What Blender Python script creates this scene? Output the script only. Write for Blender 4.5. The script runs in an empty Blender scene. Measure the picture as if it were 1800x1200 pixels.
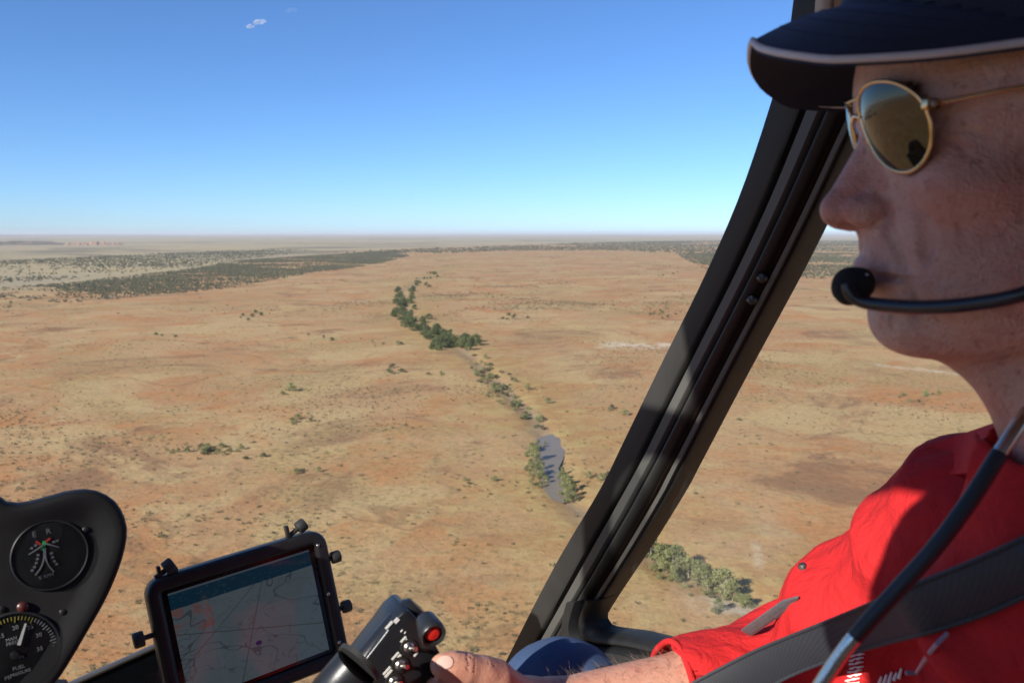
import bpy, bmesh, math, random
import numpy as np
from mathutils import Vector, Matrix

R = math.radians
scene = bpy.context.scene
COL = scene.collection

# ------------------------------------------------------------------ camera
FPX = 1500.0                      # focal length in pixels of an 1800 x 1200 frame
PITCH = R(7.22)
EYE = np.array([0.0, 0.0, 100.0])
cam_data = bpy.data.cameras.new('camera')
cam_data.sensor_width = 36.0
cam_data.lens = 36.0 * FPX / 1800.0
cam_data.clip_start = 0.02
cam_data.clip_end = 200000.0
cam_data.dof.use_dof = True
cam_data.dof.focus_distance = 1.25
cam_data.dof.aperture_fstop = 13.0
cam = bpy.data.objects.new('camera', cam_data)
COL.objects.link(cam)
cam.location = EYE
cam.rotation_euler = (R(90) - PITCH, 0.0, R(0.0))
scene.camera = cam

# ------------------------------------------------------------------ sky and sun
SUN_EL = R(28.0)
SUN_AZ = R(224.0)                 # clockwise from +Y
SUN_DIR = np.array([math.sin(SUN_AZ) * math.cos(SUN_EL), math.cos(SUN_AZ) * math.cos(SUN_EL), math.sin(SUN_EL)])
world = bpy.data.worlds.new('World')
scene.world = world
world.use_nodes = True
wn = world.node_tree.nodes
wl = world.node_tree.links
wn.clear()
w_out = wn.new('ShaderNodeOutputWorld')
w_bg = wn.new('ShaderNodeBackground')
w_sky = wn.new('ShaderNodeTexSky')
w_sky.sky_type = 'NISHITA'
w_sky.sun_disc = False
w_sky.sun_elevation = SUN_EL
w_sky.sun_rotation = SUN_AZ
w_sky.altitude = 0.0
w_sky.air_density = 0.7
w_sky.dust_density = 0.15
w_sky.ozone_density = 8.5
w_bg.inputs['Strength'].default_value = 0.093
wl.new(w_sky.outputs['Color'], w_bg.inputs['Color'])
wl.new(w_bg.outputs['Background'], w_out.inputs['Surface'])

sun_data = bpy.data.lights.new('sun', 'SUN')
sun_data.energy = 4.4
sun_data.angle = R(0.5)
sun_data.color = (1.0, 0.93, 0.82)
sun = bpy.data.objects.new('sun', sun_data)
COL.objects.link(sun)
sun.location = (-30, -30, 160)
sun.rotation_euler = Vector(SUN_DIR).to_track_quat('Z', 'Y').to_euler()

scene.render.engine = 'CYCLES'
scene.cycles.use_denoising = True
scene.cycles.max_bounces = 8
scene.cycles.transparent_max_bounces = 24
scene.cycles.volume_bounces = 0
scene.cycles.sample_clamp_indirect = 6.0
scene.view_settings.view_transform = 'Standard'
scene.view_settings.look = 'None'
scene.view_settings.exposure = 0.85
scene.view_settings.gamma = 1.0
scene.view_settings.use_curve_mapping = False

# ------------------------------------------------------------------ camera geometry helpers (measuring the place)
_F = np.array([0.0, math.cos(PITCH), -math.sin(PITCH)])
_U = np.array([0.0, math.sin(PITCH), math.cos(PITCH)])
_X = np.array([1.0, 0.0, 0.0])


def P(px, py, depth):
    """World point seen at photograph pixel (px, py), depth metres along the optical axis."""
    return EYE + depth * (_F + (px - 900.0) / FPX * _X + (600.0 - py) / FPX * _U)


def G(px, py, z=0.0):
    """Point of the ground seen at a pixel."""
    d = _F + (px - 900.0) / FPX * _X + (600.0 - py) / FPX * _U
    t = (z - EYE[2]) / d[2]
    return (EYE + t * d)[:2]


# ------------------------------------------------------------------ mesh helpers
def mesh_from(name, verts, faces, smooth=False):
    me = bpy.data.meshes.new(name)
    if isinstance(faces, np.ndarray):
        v = np.asarray(verts, dtype=np.float32)
        k = faces.shape[1]
        me.vertices.add(len(v))
        me.vertices.foreach_set('co', v.ravel())
        me.loops.add(faces.size)
        me.loops.foreach_set('vertex_index', faces.astype(np.int32).ravel())
        me.polygons.add(len(faces))
        me.polygons.foreach_set('loop_start', np.arange(0, faces.size, k, dtype=np.int32))
        me.update(calc_edges=True)
        me.validate()
    else:
        me.from_pydata([tuple(float(c) for c in p) for p in verts], [], faces)
        me.update()
    if smooth:
        me.polygons.foreach_set('use_smooth', np.ones(len(me.polygons), dtype=bool))
    return me


def link(name, me, mat=None, parent=None, **props):
    o = bpy.data.objects.new(name, me)
    COL.objects.link(o)
    if mat is not None and me is not None and hasattr(me, 'materials') and not me.materials:
        me.materials.append(mat)
    if parent is not None:
        o.parent = parent
    for k, v in props.items():
        o[k] = v
    return o


def empty(name, loc=(0, 0, 0), **props):
    o = bpy.data.objects.new(name, None)
    COL.objects.link(o)
    o.location = loc
    o.empty_display_size = 0.05
    for k, v in props.items():
        o[k] = v
    return o


# ------------------------------------------------------------------ material helpers
def new_mat(name):
    m = bpy.data.materials.new(name)
    m.use_nodes = True
    nt = m.node_tree
    b = nt.nodes['Principled BSDF']
    return m, nt, b


def nd(nt, typ, **kw):
    n = nt.nodes.new(typ)
    for k, v in kw.items():
        setattr(n, k, v)
    return n


def noise(nt, vec, scale, detail=4.0, rough=0.55, dist=0.0):
    n = nd(nt, 'ShaderNodeTexNoise')
    n.inputs['Scale'].default_value = scale
    n.inputs['Detail'].default_value = detail
    n.inputs['Roughness'].default_value = rough
    n.inputs['Distortion'].default_value = dist
    if vec is not None:
        nt.links.new(vec, n.inputs['Vector'])
    return n.outputs['Fac']


def ramp(nt, fac, lo, hi):
    n = nd(nt, 'ShaderNodeMapRange', interpolation_type='SMOOTHSTEP')
    n.inputs['From Min'].default_value = lo
    n.inputs['From Max'].default_value = hi
    nt.links.new(fac, n.inputs['Value'])
    return n.outputs['Result']


def mth(nt, op, a, b=None):
    n = nd(nt, 'ShaderNodeMath', operation=op)
    for i, v in enumerate((a, b)):
        if v is None:
            continue
        if isinstance(v, (int, float)):
            n.inputs[i].default_value = v
        else:
            nt.links.new(v, n.inputs[i])
    return n.outputs[0]


def mixc(nt, fac, a, b, blend='MIX'):
    n = nd(nt, 'ShaderNodeMix', data_type='RGBA', blend_type=blend)
    n.clamp_factor = True
    if isinstance(fac, (int, float)):
        n.inputs[0].default_value = fac
    else:
        nt.links.new(fac, n.inputs[0])
    for i, v in ((6, a), (7, b)):
        if isinstance(v, tuple):
            n.inputs[i].default_value = (*v, 1.0)
        else:
            nt.links.new(v, n.inputs[i])
    return n.outputs[2]


def bump(nt, b, height, strength=0.3, distance=0.01):
    n = nd(nt, 'ShaderNodeBump')
    n.inputs['Strength'].default_value = strength
    n.inputs['Distance'].default_value = distance
    nt.links.new(height, n.inputs['Height'])
    nt.links.new(n.outputs['Normal'], b.inputs['Normal'])


def objvec(nt):
    return nd(nt, 'ShaderNodeTexCoord').outputs['Object']


def simple_mat(name, col, rough=0.5, metal=0.0, var=0.15, vscale=40.0, bump_s=0.0, bump_scale=200.0, bump_d=0.001, spec=0.5, coat=0.0):
    """Plain painted or moulded surface with a little uneven colour, gloss and relief."""
    m, nt, b = new_mat(name)
    v = objvec(nt)
    f = noise(nt, v, vscale, 5.0)
    dark = tuple(c * (1.0 - var) for c in col)
    lite = tuple(min(1.0, c * (1.0 + var)) for c in col)
    nt.links.new(mixc(nt, f, dark, lite), b.inputs['Base Color'])
    rr = mth(nt, 'ADD', mth(nt, 'MULTIPLY', f, 0.2), max(0.02, rough - 0.1))
    nt.links.new(rr, b.inputs['Roughness'])
    b.inputs['Metallic'].default_value = metal
    b.inputs['Specular IOR Level'].default_value = spec
    if coat:
        b.inputs['Coat Weight'].default_value = coat
    if bump_s:
        bump(nt, b, noise(nt, v, bump_scale, 3.0), bump_s, bump_d)
    return m


# ------------------------------------------------------------------ numpy value noise
def _hash(ix, iy, seed):
    h = (ix.astype(np.int64) * 374761393 + iy.astype(np.int64) * 668265263 + seed * 1442695041) & 0xFFFFFFFF
    h = ((h ^ (h >> 13)) * 1274126177) & 0xFFFFFFFF
    return ((h ^ (h >> 16)) & 0xFFFFFF) / float(0xFFFFFF)


def vnoise(x, y, seed=0):
    ix = np.floor(x); iy = np.floor(y)
    fx = x - ix; fy = y - iy
    fx = fx * fx * (3 - 2 * fx); fy = fy * fy * (3 - 2 * fy)
    a = _hash(ix, iy, seed); b = _hash(ix + 1, iy, seed)
    c = _hash(ix, iy + 1, seed); d = _hash(ix + 1, iy + 1, seed)
    return (a * (1 - fx) + b * fx) * (1 - fy) + (c * (1 - fx) + d * fx) * fy


def fbm(x, y, seed=0, octv=4):
    s = 0.0; a = 0.5; t = 0.0
    for i in range(octv):
        s = s + a * vnoise(x, y, seed + i * 17)
        t += a
        a *= 0.5; x = x * 2.03 + 11.3; y = y * 2.03 - 7.1
    return s / t


def sstep(x, a, b):
    t = np.clip((x - a) / (b - a), 0, 1)
    return t * t * (3 - 2 * t)


def seg_dist(x, y, pts):
    """Distance from points to a polyline."""
    best = np.full(np.shape(x), 1e9)
    for (ax, ay), (bx, by) in zip(pts[:-1], pts[1:]):
        dx, dy = bx - ax, by - ay
        t = np.clip(((x - ax) * dx + (y - ay) * dy) / (dx * dx + dy * dy), 0, 1)
        best = np.minimum(best, np.hypot(x - ax - t * dx, y - ay - t * dy))
    return best


def in_poly(x, y, poly):
    c = np.zeros(np.shape(x), dtype=bool)
    n = len(poly)
    for i in range(n):
        x1, y1 = poly[i]; x2, y2 = poly[(i + 1) % n]
        cond = ((y1 > y) != (y2 > y)) & (x < (x2 - x1) * (y - y1) / ((y2 - y1) if y2 != y1 else 1e-9) + x1)
        c ^= cond
    return c


rng = np.random.default_rng(7)

# ================================================================== THE LAND
CREEK = [G(*p) for p in [(850, 462), (800, 470), (745, 488), (705, 512), (715, 545), (745, 580), (800, 608), (835, 632), (870, 668),
                         (905, 700), (945, 740), (962, 775), (972, 810), (978, 850), (1000, 880), (1045, 912), (1100, 942), (1160, 985),
                         (1240, 1022), (1310, 1056), (1420, 1110), (1560, 1180)]]
POOL = [G(*p) for p in [(950, 773), (966, 766), (978, 773), (985, 788), (983, 806), (978, 820), (984, 838), (994, 862), (986, 874),
                        (972, 868), (962, 852), (955, 838), (950, 818), (946, 798)]]
POOL_Z = -0.55


def ground_height(x, y):
    d = np.hypot(x, y)
    h = (fbm(x / 160.0, y / 160.0, 3) - 0.5) * 3.0 * sstep(d, 100, 900)
    h = h + (fbm(x / 23.0, y / 23.0, 9) - 0.5) * 0.7
    cd = seg_dist(x, y, CREEK) + (fbm(x / 12.0, y / 12.0, 21) - 0.5) * 6.0
    h = h - 1.3 * np.exp(-(cd / 7.0) ** 2)
    pd = seg_dist(x, y, POOL + [POOL[0]])
    pd = np.where(in_poly(x, y, POOL), -pd, pd) + (fbm(x / 6.5, y / 6.5, 91) - 0.5) * 9.0 + 2.6
    w = 1 - sstep(pd, -2.5, 4.0)
    h = h * (1 - w) + (POOL_Z - 0.5) * w
    w2 = 1 - sstep(pd, 0.0, 14.0)
    return np.where(w2 > 0, np.minimum(h, h * (1 - w2) + 0.2 * w2), h)


# ---- ground sheet
def build_ground():
    fine = np.linspace(R(-47), R(47), 460)
    coarse = np.linspace(R(47), R(313), 54)[1:-1]
    az = np.concatenate([fine, coarse])
    rad = np.concatenate([np.array([25.0, 60.0, 100.0, 130.0]), np.geomspace(150.0, 60000.0, 520)])
    A, Q = np.meshgrid(az, rad)
    x = Q * np.sin(A); y = Q * np.cos(A)
    z = ground_height(x, y)
    n, m = A.shape
    v = np.stack([x.ravel(), y.ravel(), z.ravel()], 1)
    i = np.arange(n - 1)[:, None] * m; j = np.arange(m)[None, :]; j2 = (j + 1) % m
    f = np.stack([i + j, i + j2, i + m + j2, i + m + j], -1).reshape(-1, 4)
    f = f[:, ::-1]
    me = mesh_from('ground', v, f.copy(), smooth=True)
    # where the red soil gives way to pale grass plain, creek flats, clay pans and wooded country
    X, Y = v[:, 0].astype(float), v[:, 1].astype(float)
    fwd = Y * math.cos(PITCH) + 100.0 * math.sin(PITCH)
    ok = fwd > 10
    fw = np.where(ok, fwd, 10)
    px = 900 + FPX * X / fw
    py = 600 - FPX * (Y * math.sin(PITCH) - 100.0 * math.cos(PITCH)) / fw
    line = np.interp(px, [-800, 0, 200, 330, 480, 640, 900, 1250, 2600], [536, 512, 498, 482, 455, 441, 431, 424, 424])
    wob = (fbm(X / 700.0, Y / 700.0, 31) - 0.5) * 0.12
    plain = np.where(ok, 1 - sstep((py - 410) / (line - 410) + wob, 0.85, 1.12), 0.0)
    cd = seg_dist(X, Y, CREEK)
    creek = np.exp(-(cd / (26 + 26 * fbm(X / 60, Y / 60, 5))) ** 2)
    clay = np.zeros(len(X))
    for (a, b, wd, am) in (((1084, 605), (1150, 606), 24.0, 0.85), ((1240, 1062), (1345, 1078), 9.0, 0.9), ((1328, 955), (1334, 1000), 1.8, 0.4), ((1560, 642), (1680, 656), 10.0, 0.55), ((1690, 560), (1790, 566), 9.0, 0.5)):
        dd = seg_dist(X, Y, [G(*a), G(*b)]) + (fbm(X / 14, Y / 14, 8) - 0.5) * wd * 2.2
        clay = np.maximum(clay, am * (1 - sstep(dd, wd * 0.2, wd * 1.1)))
    pd = seg_dist(X, Y, POOL + [POOL[0]])
    pd = np.where(in_poly(X, Y, POOL), -pd, pd) + (fbm(X / 6.5, Y / 6.5, 91) - 0.5) * 9.0 + 2.6
    mud = 1 - sstep(pd, 0.0, 6.0)
    mud = np.maximum(mud, 0.85 * np.exp(-((cd + (fbm(X / 9, Y / 9, 17) - 0.5) * 8) / 4.5) ** 2) * sstep(fbm(X / 40, Y / 40, 19), 0.3, 0.5))
    att = me.attributes.new('cover', 'FLOAT_COLOR', 'POINT')
    att.data.foreach_set('color', np.stack([plain, creek, clay, mud], 1).astype(np.float32).ravel())
    return me


m_ground, nt, b = new_mat('red_soil')
pos = nd(nt, 'ShaderNodeNewGeometry').outputs['Position']
att = nd(nt, 'ShaderNodeAttribute', attribute_name='cover')
sep = nd(nt, 'ShaderNodeSeparateColor')
nt.links.new(att.outputs['Color'], sep.inputs[0])
a_plain, a_creek, a_clay, a_mud = sep.outputs[0], sep.outputs[1], sep.outputs[2], att.outputs['Alpha']
n_big = noise(nt, pos, 1 / 330.0, 6.0, 0.62, 0.6)
n_mid = noise(nt, pos, 1 / 70.0, 6.0, 0.65, 0.4)
n_loc = noise(nt, pos, 1 / 15.0, 7.0, 0.68)
n_fin = noise(nt, pos, 1 / 2.6, 6.0, 0.7)
n_oth = noise(nt, pos, 1 / 140.0, 7.0, 0.66, 1.2)
c = mixc(nt, ramp(nt, n_big, 0.36, 0.64), (0.385, 0.22, 0.108), (0.425, 0.28, 0.145))
c = mixc(nt, mth(nt, 'MULTIPLY', ramp(nt, n_mid, 0.44, 0.62), 0.85), c, (0.41, 0.19, 0.078))
c = mixc(nt, mth(nt, 'MULTIPLY', ramp(nt, n_oth, 0.48, 0.6), 0.8), c, (0.45, 0.33, 0.165))
c = mixc(nt, mth(nt, 'MULTIPLY', ramp(nt, n_loc, 0.52, 0.66), 0.65), c, (0.40, 0.30, 0.15))
n_dk = noise(nt, pos, 1 / 105.0, 8.0, 0.72, 0.8)
c = mixc(nt, mth(nt, 'MULTIPLY', ramp(nt, n_dk, 0.52, 0.63), 0.8), c, (0.225, 0.125, 0.07))
c = mixc(nt, mth(nt, 'MULTIPLY', ramp(nt, noise(nt, pos, 1 / 9.0, 9.0, 0.8), 0.555, 0.68), 0.6), c, (0.19, 0.135, 0.068))
# olive-yellow grass country, speckled with tufts
gm = mth(nt, 'MULTIPLY', ramp(nt, noise(nt, pos, 1 / 190.0, 7.0, 0.68, 0.9), 0.47, 0.6), ramp(nt, noise(nt, pos, 1 / 28.0, 6.0, 0.7), 0.36, 0.58))
c = mixc(nt, mth(nt, 'MULTIPLY', gm, 0.55), c, (0.38, 0.28, 0.125))
c = mixc(nt, mth(nt, 'MULTIPLY', mth(nt, 'ADD', mth(nt, 'MULTIPLY', gm, 0.6), 0.28), ramp(nt, noise(nt, pos, 1 / 3.2, 5.0, 0.75), 0.51, 0.61)), c, (0.135, 0.105, 0.05))
# faint drainage lines and stock pads
for sc_, w_, st_ in ((1 / 210.0, 0.0065, 0.55), (1 / 95.0, 0.006, 0.35)):
    rg = mth(nt, 'ABSOLUTE', mth(nt, 'SUBTRACT', noise(nt, pos, sc_, 5.0, 0.55, 1.0), 0.5))
    c = mixc(nt, mth(nt, 'MULTIPLY', mth(nt, 'MULTIPLY', ramp(nt, rg, w_, w_ * 0.2), st_), ramp(nt, n_mid, 0.4, 0.6)), c, (0.20, 0.125, 0.065))
# straw and grey plain, with long grass bands
straw = mixc(nt, ramp(nt, noise(nt, pos, 1 / 900.0, 7.0, 0.65, 0.5), 0.38, 0.62), (0.33, 0.275, 0.18), (0.385, 0.31, 0.175))
straw = mixc(nt, mth(nt, 'MULTIPLY', ramp(nt, noise(nt, pos, 1 / 1500.0, 8.0, 0.7, 0.9), 0.51, 0.60), 0.8), straw, (0.16, 0.14, 0.095))
c = mixc(nt, a_plain, c, straw)
# creek flat: yellow grass and damp brown earth
cr = mixc(nt, ramp(nt, n_loc, 0.42, 0.6), (0.34, 0.205, 0.09), (0.39, 0.285, 0.12))
c = mixc(nt, mth(nt, 'MULTIPLY', a_creek, ramp(nt, n_mid, 0.3, 0.55)), c, cr)
c = mixc(nt, mth(nt, 'MULTIPLY', a_clay, ramp(nt, n_loc, 0.32, 0.56)), c, (0.56, 0.48, 0.36))
c = mixc(nt, mth(nt, 'MULTIPLY', a_mud, 0.7), c, (0.24, 0.19, 0.14))
# fine grain: stones, tufts, dead grass
spk = mth(nt, 'MULTIPLY', ramp(nt, n_fin, 0.3, 0.75), 0.55)
c = mixc(nt, 1.0, c, mixc(nt, spk, (1.12, 1.12, 1.12), (0.72, 0.70, 0.66)), 'MULTIPLY')
hs_ = nd(nt, 'ShaderNodeHueSaturation'); hs_.inputs['Saturation'].default_value = 1.02; hs_.inputs['Value'].default_value = 0.97
nt.links.new(c, hs_.inputs['Color'])
nt.links.new(hs_.outputs[0], b.inputs['Base Color'])
b.inputs['Roughness'].default_value = 0.95
b.inputs['Specular IOR Level'].default_value = 0.15
hh = mth(nt, 'ADD', mth(nt, 'MULTIPLY', n_loc, 1.6), mth(nt, 'MULTIPLY', n_fin, 0.5))
bump(nt, b, hh, 0.55, 1.0)
ground = link('ground', build_ground(), m_ground, kind='structure')

# ---- waterhole
m_water, nt, b = new_mat('muddy_water')
nt.links.new(mixc(nt, noise(nt, objvec(nt), 0.12, 4.0), (0.165, 0.135, 0.095), (0.22, 0.18, 0.13)), b.inputs['Base Color'])
b.inputs['Roughness'].default_value = 0.12
b.inputs['Specular IOR Level'].default_value = 0.07
b.inputs['IOR'].default_value = 1.33
bump(nt, b, noise(nt, objvec(nt), 1.2, 3.0), 0.05, 0.05)
pc = np.mean(POOL, axis=0)
pv = [(pc[0], pc[1], POOL_Z)] + [(pc[0] + (q[0] - pc[0]) * 1.5, pc[1] + (q[1] - pc[1]) * 1.12, POOL_Z) for q in POOL]
link('water', mesh_from('water', pv, [(0, i + 1, (i + 1) % len(POOL) + 1) for i in range(len(POOL))]), m_water, kind='structure')


# ---- far country: low range on the skyline and a breakaway on the left
def ridge(name, az0, az1, dist, depth, hfun, mat, n=220):
    rows = [-1.0, -0.55, -0.2, 0.0, 0.3, 1.0]
    prof = [0.0, 0.35, 0.92, 1.0, 0.97, 0.0]
    v = []
    for k in range(n):
        t = k / (n - 1)
        a = R(az0 + (az1 - az0) * t)
        h = hfun(t) * min(1.0, 12 * t, 12 * (1 - t))
        for r_, p_ in zip(rows, prof):
            q = dist + depth * r_
            wob = (vnoise(np.array([t * 24.0]), np.array([r_ * 3.0]), 77)[0] - 0.5) * depth * 0.3
            v.append(((q + wob) * math.sin(a), (q + wob) * math.cos(a), -2.0 + h * p_))
    m = len(rows)
    f = [(i * m + j, i * m + j + 1, (i + 1) * m + j + 1, (i + 1) * m + j) for i in range(n - 1) for j in range(m - 1)]
    return link(name, mesh_from(name, v, f), mat, kind='structure')


def soil_like(name, c0, c1, sc):
    m, nt, b = new_mat(name)
    g = nd(nt, 'ShaderNodeNewGeometry').outputs['Position']
    nt.links.new(mixc(nt, ramp(nt, noise(nt, g, sc, 7.0, 0.65), 0.38, 0.62), c0, c1), b.inputs['Base Color'])
    b.inputs['Roughness'].default_value = 0.95
    return m


m_range = soil_like('range_rock', (0.20, 0.15, 0.11), (0.36, 0.26, 0.17), 1 / 900.0)
m_scarp = soil_like('breakaway_rock', (0.30, 0.17, 0.10), (0.36, 0.25, 0.16), 1 / 160.0)
m_scrubhill = soil_like('scrub_covered_rock', (0.10, 0.09, 0.06), (0.20, 0.14, 0.09), 1 / 120.0)


def nz(t, s, seed):
    return float(fbm(np.array([t * s]), np.array([0.5]), seed)[0])


ridge('hills', -62, 62, 54000.0, 2500.0, lambda t: 40 + 50 * max(0.0, nz(t, 14, 41) - 0.42) * 2.2, m_range, 420)
ridge('hills', -55, 50, 30000.0, 1500.0, lambda t: max(0.0, nz(t, 9, 52) - 0.47) * 260, m_range, 320)
ridge('hills', -40, -27.2, 8600.0, 420.0, lambda t: 22 + 26 * nz(t, 22, 43), m_scrubhill, 160)
ridge('hills', -27.6, -24.3, 8200.0, 260.0, lambda t: 16 + 22 * nz(t, 7, 46), m_scarp, 90)


# ------------------------------------------------------------------ vegetation
def leaf_mat(name, c0, c1, soft=0.3):
    m, nt, b = new_mat(name)
    oi = nd(nt, 'ShaderNodeObjectInfo').outputs['Random']
    at = nd(nt, 'ShaderNodeAttribute', attribute_name='tint')
    g = nd(nt, 'ShaderNodeNewGeometry').outputs['Random Per Island']
    f = mth(nt, 'ADD', mth(nt, 'MULTIPLY', oi, 0.35), mth(nt, 'ADD', mth(nt, 'MULTIPLY', at.outputs['Fac'], 0.45), mth(nt, 'MULTIPLY', g, 0.3)))
    nt.links.new(mixc(nt, f, c0, c1), b.inputs['Base Color'])
    b.inputs['Roughness'].default_value = 0.75
    b.inputs['Specular IOR Level'].default_value = 0.25
    b.inputs['Transmission Weight'].default_value = 0.0
    tr = nd(nt, 'ShaderNodeBsdfTranslucent')
    nt.links.new(mixc(nt, f, c0, c1), tr.inputs['Color'])
    mx = nd(nt, 'ShaderNodeMixShader')
    mx.inputs[0].default_value = soft
    nt.links.new(b.outputs[0], mx.inputs[1]); nt.links.new(tr.outputs[0], mx.inputs[2])
    nt.links.new(mx.outputs[0], nt.nodes['Material Output'].inputs['Surface'])
    return m


m_gum = leaf_mat('gum_leaves', (0.12, 0.138, 0.058), (0.33, 0.33, 0.145))
m_dark = leaf_mat('dark_leaves', (0.068, 0.092, 0.04), (0.19, 0.205, 0.085))
m_scrub = leaf_mat('scrub_leaves', (0.085, 0.085, 0.048), (0.24, 0.21, 0.115))
m_bark = simple_mat('pale_bark', (0.30, 0.25, 0.19), 0.9, var=0.4, vscale=6.0)


def leaf_quads(cen, size, r_):
    """Small leaf sprays: one bent quad per centre, turned at random."""
    n = len(cen)
    a = r_.normal(size=(n, 3)); a /= np.linalg.norm(a, axis=1)[:, None]
    u = np.cross(a, r_.normal(size=(n, 3))); u /= np.linalg.norm(u, axis=1)[:, None]
    w = np.cross(a, u)
    s = np.asarray(size).reshape(-1, 1) * r_.uniform(0.6, 1.3, (n, 1))
    v = np.stack([cen - u * s, cen - w * s * 0.55, cen + u * s, cen + w * s * 0.55], 1).reshape(-1, 3)
    f = np.arange(4 * n).reshape(-1, 4)
    return v, f


def tint_attr(me, vals):
    a = me.attributes.new('tint', 'FLOAT', 'POINT')
    a.data.foreach_set('value', np.asarray(vals, dtype=np.float32))


def crown_mesh(name, h, w, seed, n_leaf, leaf, z0=0.22, nclump=14):
    r_ = np.random.default_rng(seed)
    cl = []
    for k in range(nclump):
        t = r_.uniform(0, 1) ** 0.8
        zz = h * (z0 + (0.93 - z0) * t)
        rr = w * 0.5 * math.sin(math.pi * min(0.96, 0.22 + 0.74 * t)) * r_.uniform(0.35, 1.0)
        an = r_.uniform(0, 2 * math.pi)
        cl.append((rr * math.cos(an), rr * math.sin(an), zz, w * r_.uniform(0.13, 0.25)))
    cl.append((0, 0, h * 0.9, w * 0.16))
    cl = np.array(cl)
    which = r_.integers(0, len(cl), n_leaf)
    d = r_.normal(size=(n_leaf, 3)); d /= np.linalg.norm(d, axis=1)[:, None]
    d *= r_.uniform(0.25, 1.0, (n_leaf, 1)) ** 0.5
    cen = cl[which, :3] + d * cl[which, 3:4] * np.array([1, 1, 0.8])
    v, f = leaf_quads(cen, np.full(n_leaf, leaf), r_)
    me = mesh_from(name, v, f)
    tint_attr(me, np.repeat(r_.uniform(0, 1, len(cl))[which], 4))
    return me, cl


def tube(points, radii, sides=6):
    pts = [np.array(p, float) for p in points]
    v = []; f = []
    for i, p in enumerate(pts):
        d = pts[min(i + 1, len(pts) - 1)] - pts[max(i - 1, 0)]
        d /= np.linalg.norm(d) + 1e-12
        a = np.cross(d, [0, 0, 1.0]) if abs(d[2]) < 0.9 else np.cross(d, [1.0, 0, 0])
        a /= np.linalg.norm(a); c_ = np.cross(d, a)
        for k in range(sides):
            t = 2 * math.pi * k / sides
            v.append(p + radii[i] * (math.cos(t) * a + math.sin(t) * c_))
    for i in range(len(pts) - 1):
        for k in range(sides):
            f.append((i * sides + k, i * sides + (k + 1) % sides, (i + 1) * sides + (k + 1) % sides, (i + 1) * sides + k))
    f.append(tuple(range(sides))[::-1]); f.append(tuple((len(pts) - 1) * sides + k for k in range(sides)))
    return v, f


def trunk_mesh(name, h, cl, seed):
    r_ = np.random.default_rng(seed + 900)
    lean = r_.uniform(-0.08, 0.08, 2) * h
    v, f = tube([(0, 0, -0.6), (lean[0] * .3, lean[1] * .3, h * .2), (lean[0] * .7, lean[1] * .7, h * .45), (lean[0], lean[1], h * .75)],
                [0.05 * h ** .8, 0.038 * h ** .8, 0.028 * h ** .8, 0.008 * h ** .8])
    for k in range(min(6, len(cl))):
        s = r_.uniform(0.2, 0.5) * h
        b0 = np.array([lean[0] * s / h, lean[1] * s / h, s]); b1 = cl[k, :3]
        vv, ff = tube([b0, (b0 + b1) / 2 + np.array([0, 0, 0.05 * h]), b1], [0.018 * h ** .8, 0.012 * h ** .8, 0.004 * h], 5)
        o = len(v); v += list(vv); f += [tuple(i + o for i in q) for q in ff]
    return mesh_from(name, v, f, smooth=True)


def tree_kind(h, w, seed, n_leaf, leaf, mat, **kw):
    cm, cl = crown_mesh('crown', h, w, seed, n_leaf, leaf, **kw)
    cm.materials.append(mat)
    tm = trunk_mesh('trunk', h, cl, seed)
    tm.materials.append(m_bark)
    return tm, cm


KINDS_GUM = [tree_kind(7.6, 7.2, 11, 1300, 0.30, m_gum, z0=0.14, nclump=20), tree_kind(8.4, 6.6, 12, 1300, 0.30, m_gum, z0=0.16, nclump=20), tree_kind(6.2, 7.4, 13, 1200, 0.30, m_gum, z0=0.08, nclump=20)]
KINDS_DARK = [tree_kind(6.6, 10.0, 21, 900, 0.5, m_dark, z0=0.05, nclump=24), tree_kind(5.6, 9.0, 22, 800, 0.5, m_dark, z0=0.03, nclump=22), tree_kind(7.4, 9.5, 23, 900, 0.5, m_dark, z0=0.05, nclump=24)]
KINDS_BUSH = [tree_kind(2.6, 4.4, 31, 420, 0.24, m_gum, z0=0.03, nclump=16), tree_kind(2.0, 4.0, 32, 380, 0.24, m_scrub, z0=0.02, nclump=14), tree_kind(3.2, 4.6, 33, 460, 0.24, m_gum, z0=0.04, nclump=16)]


def ground_z(x, y):
    return float(ground_height(np.array([x]), np.array([y]))[0])


def plant_tree(kinds, x, y, s, label, group, cat='tree', name='gum_tree'):
    tm, cm = kinds[int(rng.integers(len(kinds)))]
    e = empty(name, (x, y, ground_z(x, y) - 0.05), label=label, category=cat, group=group)
    e.rotation_euler = (0, 0, float(rng.uniform(0, 6.28)))
    k = float(rng.uniform(0.85, 1.15))
    e.scale = (s * k, s * k, s * float(rng.uniform(0.85, 1.1)))
    link('trunk', tm, None, e); link('crown', cm, None, e)


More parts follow.
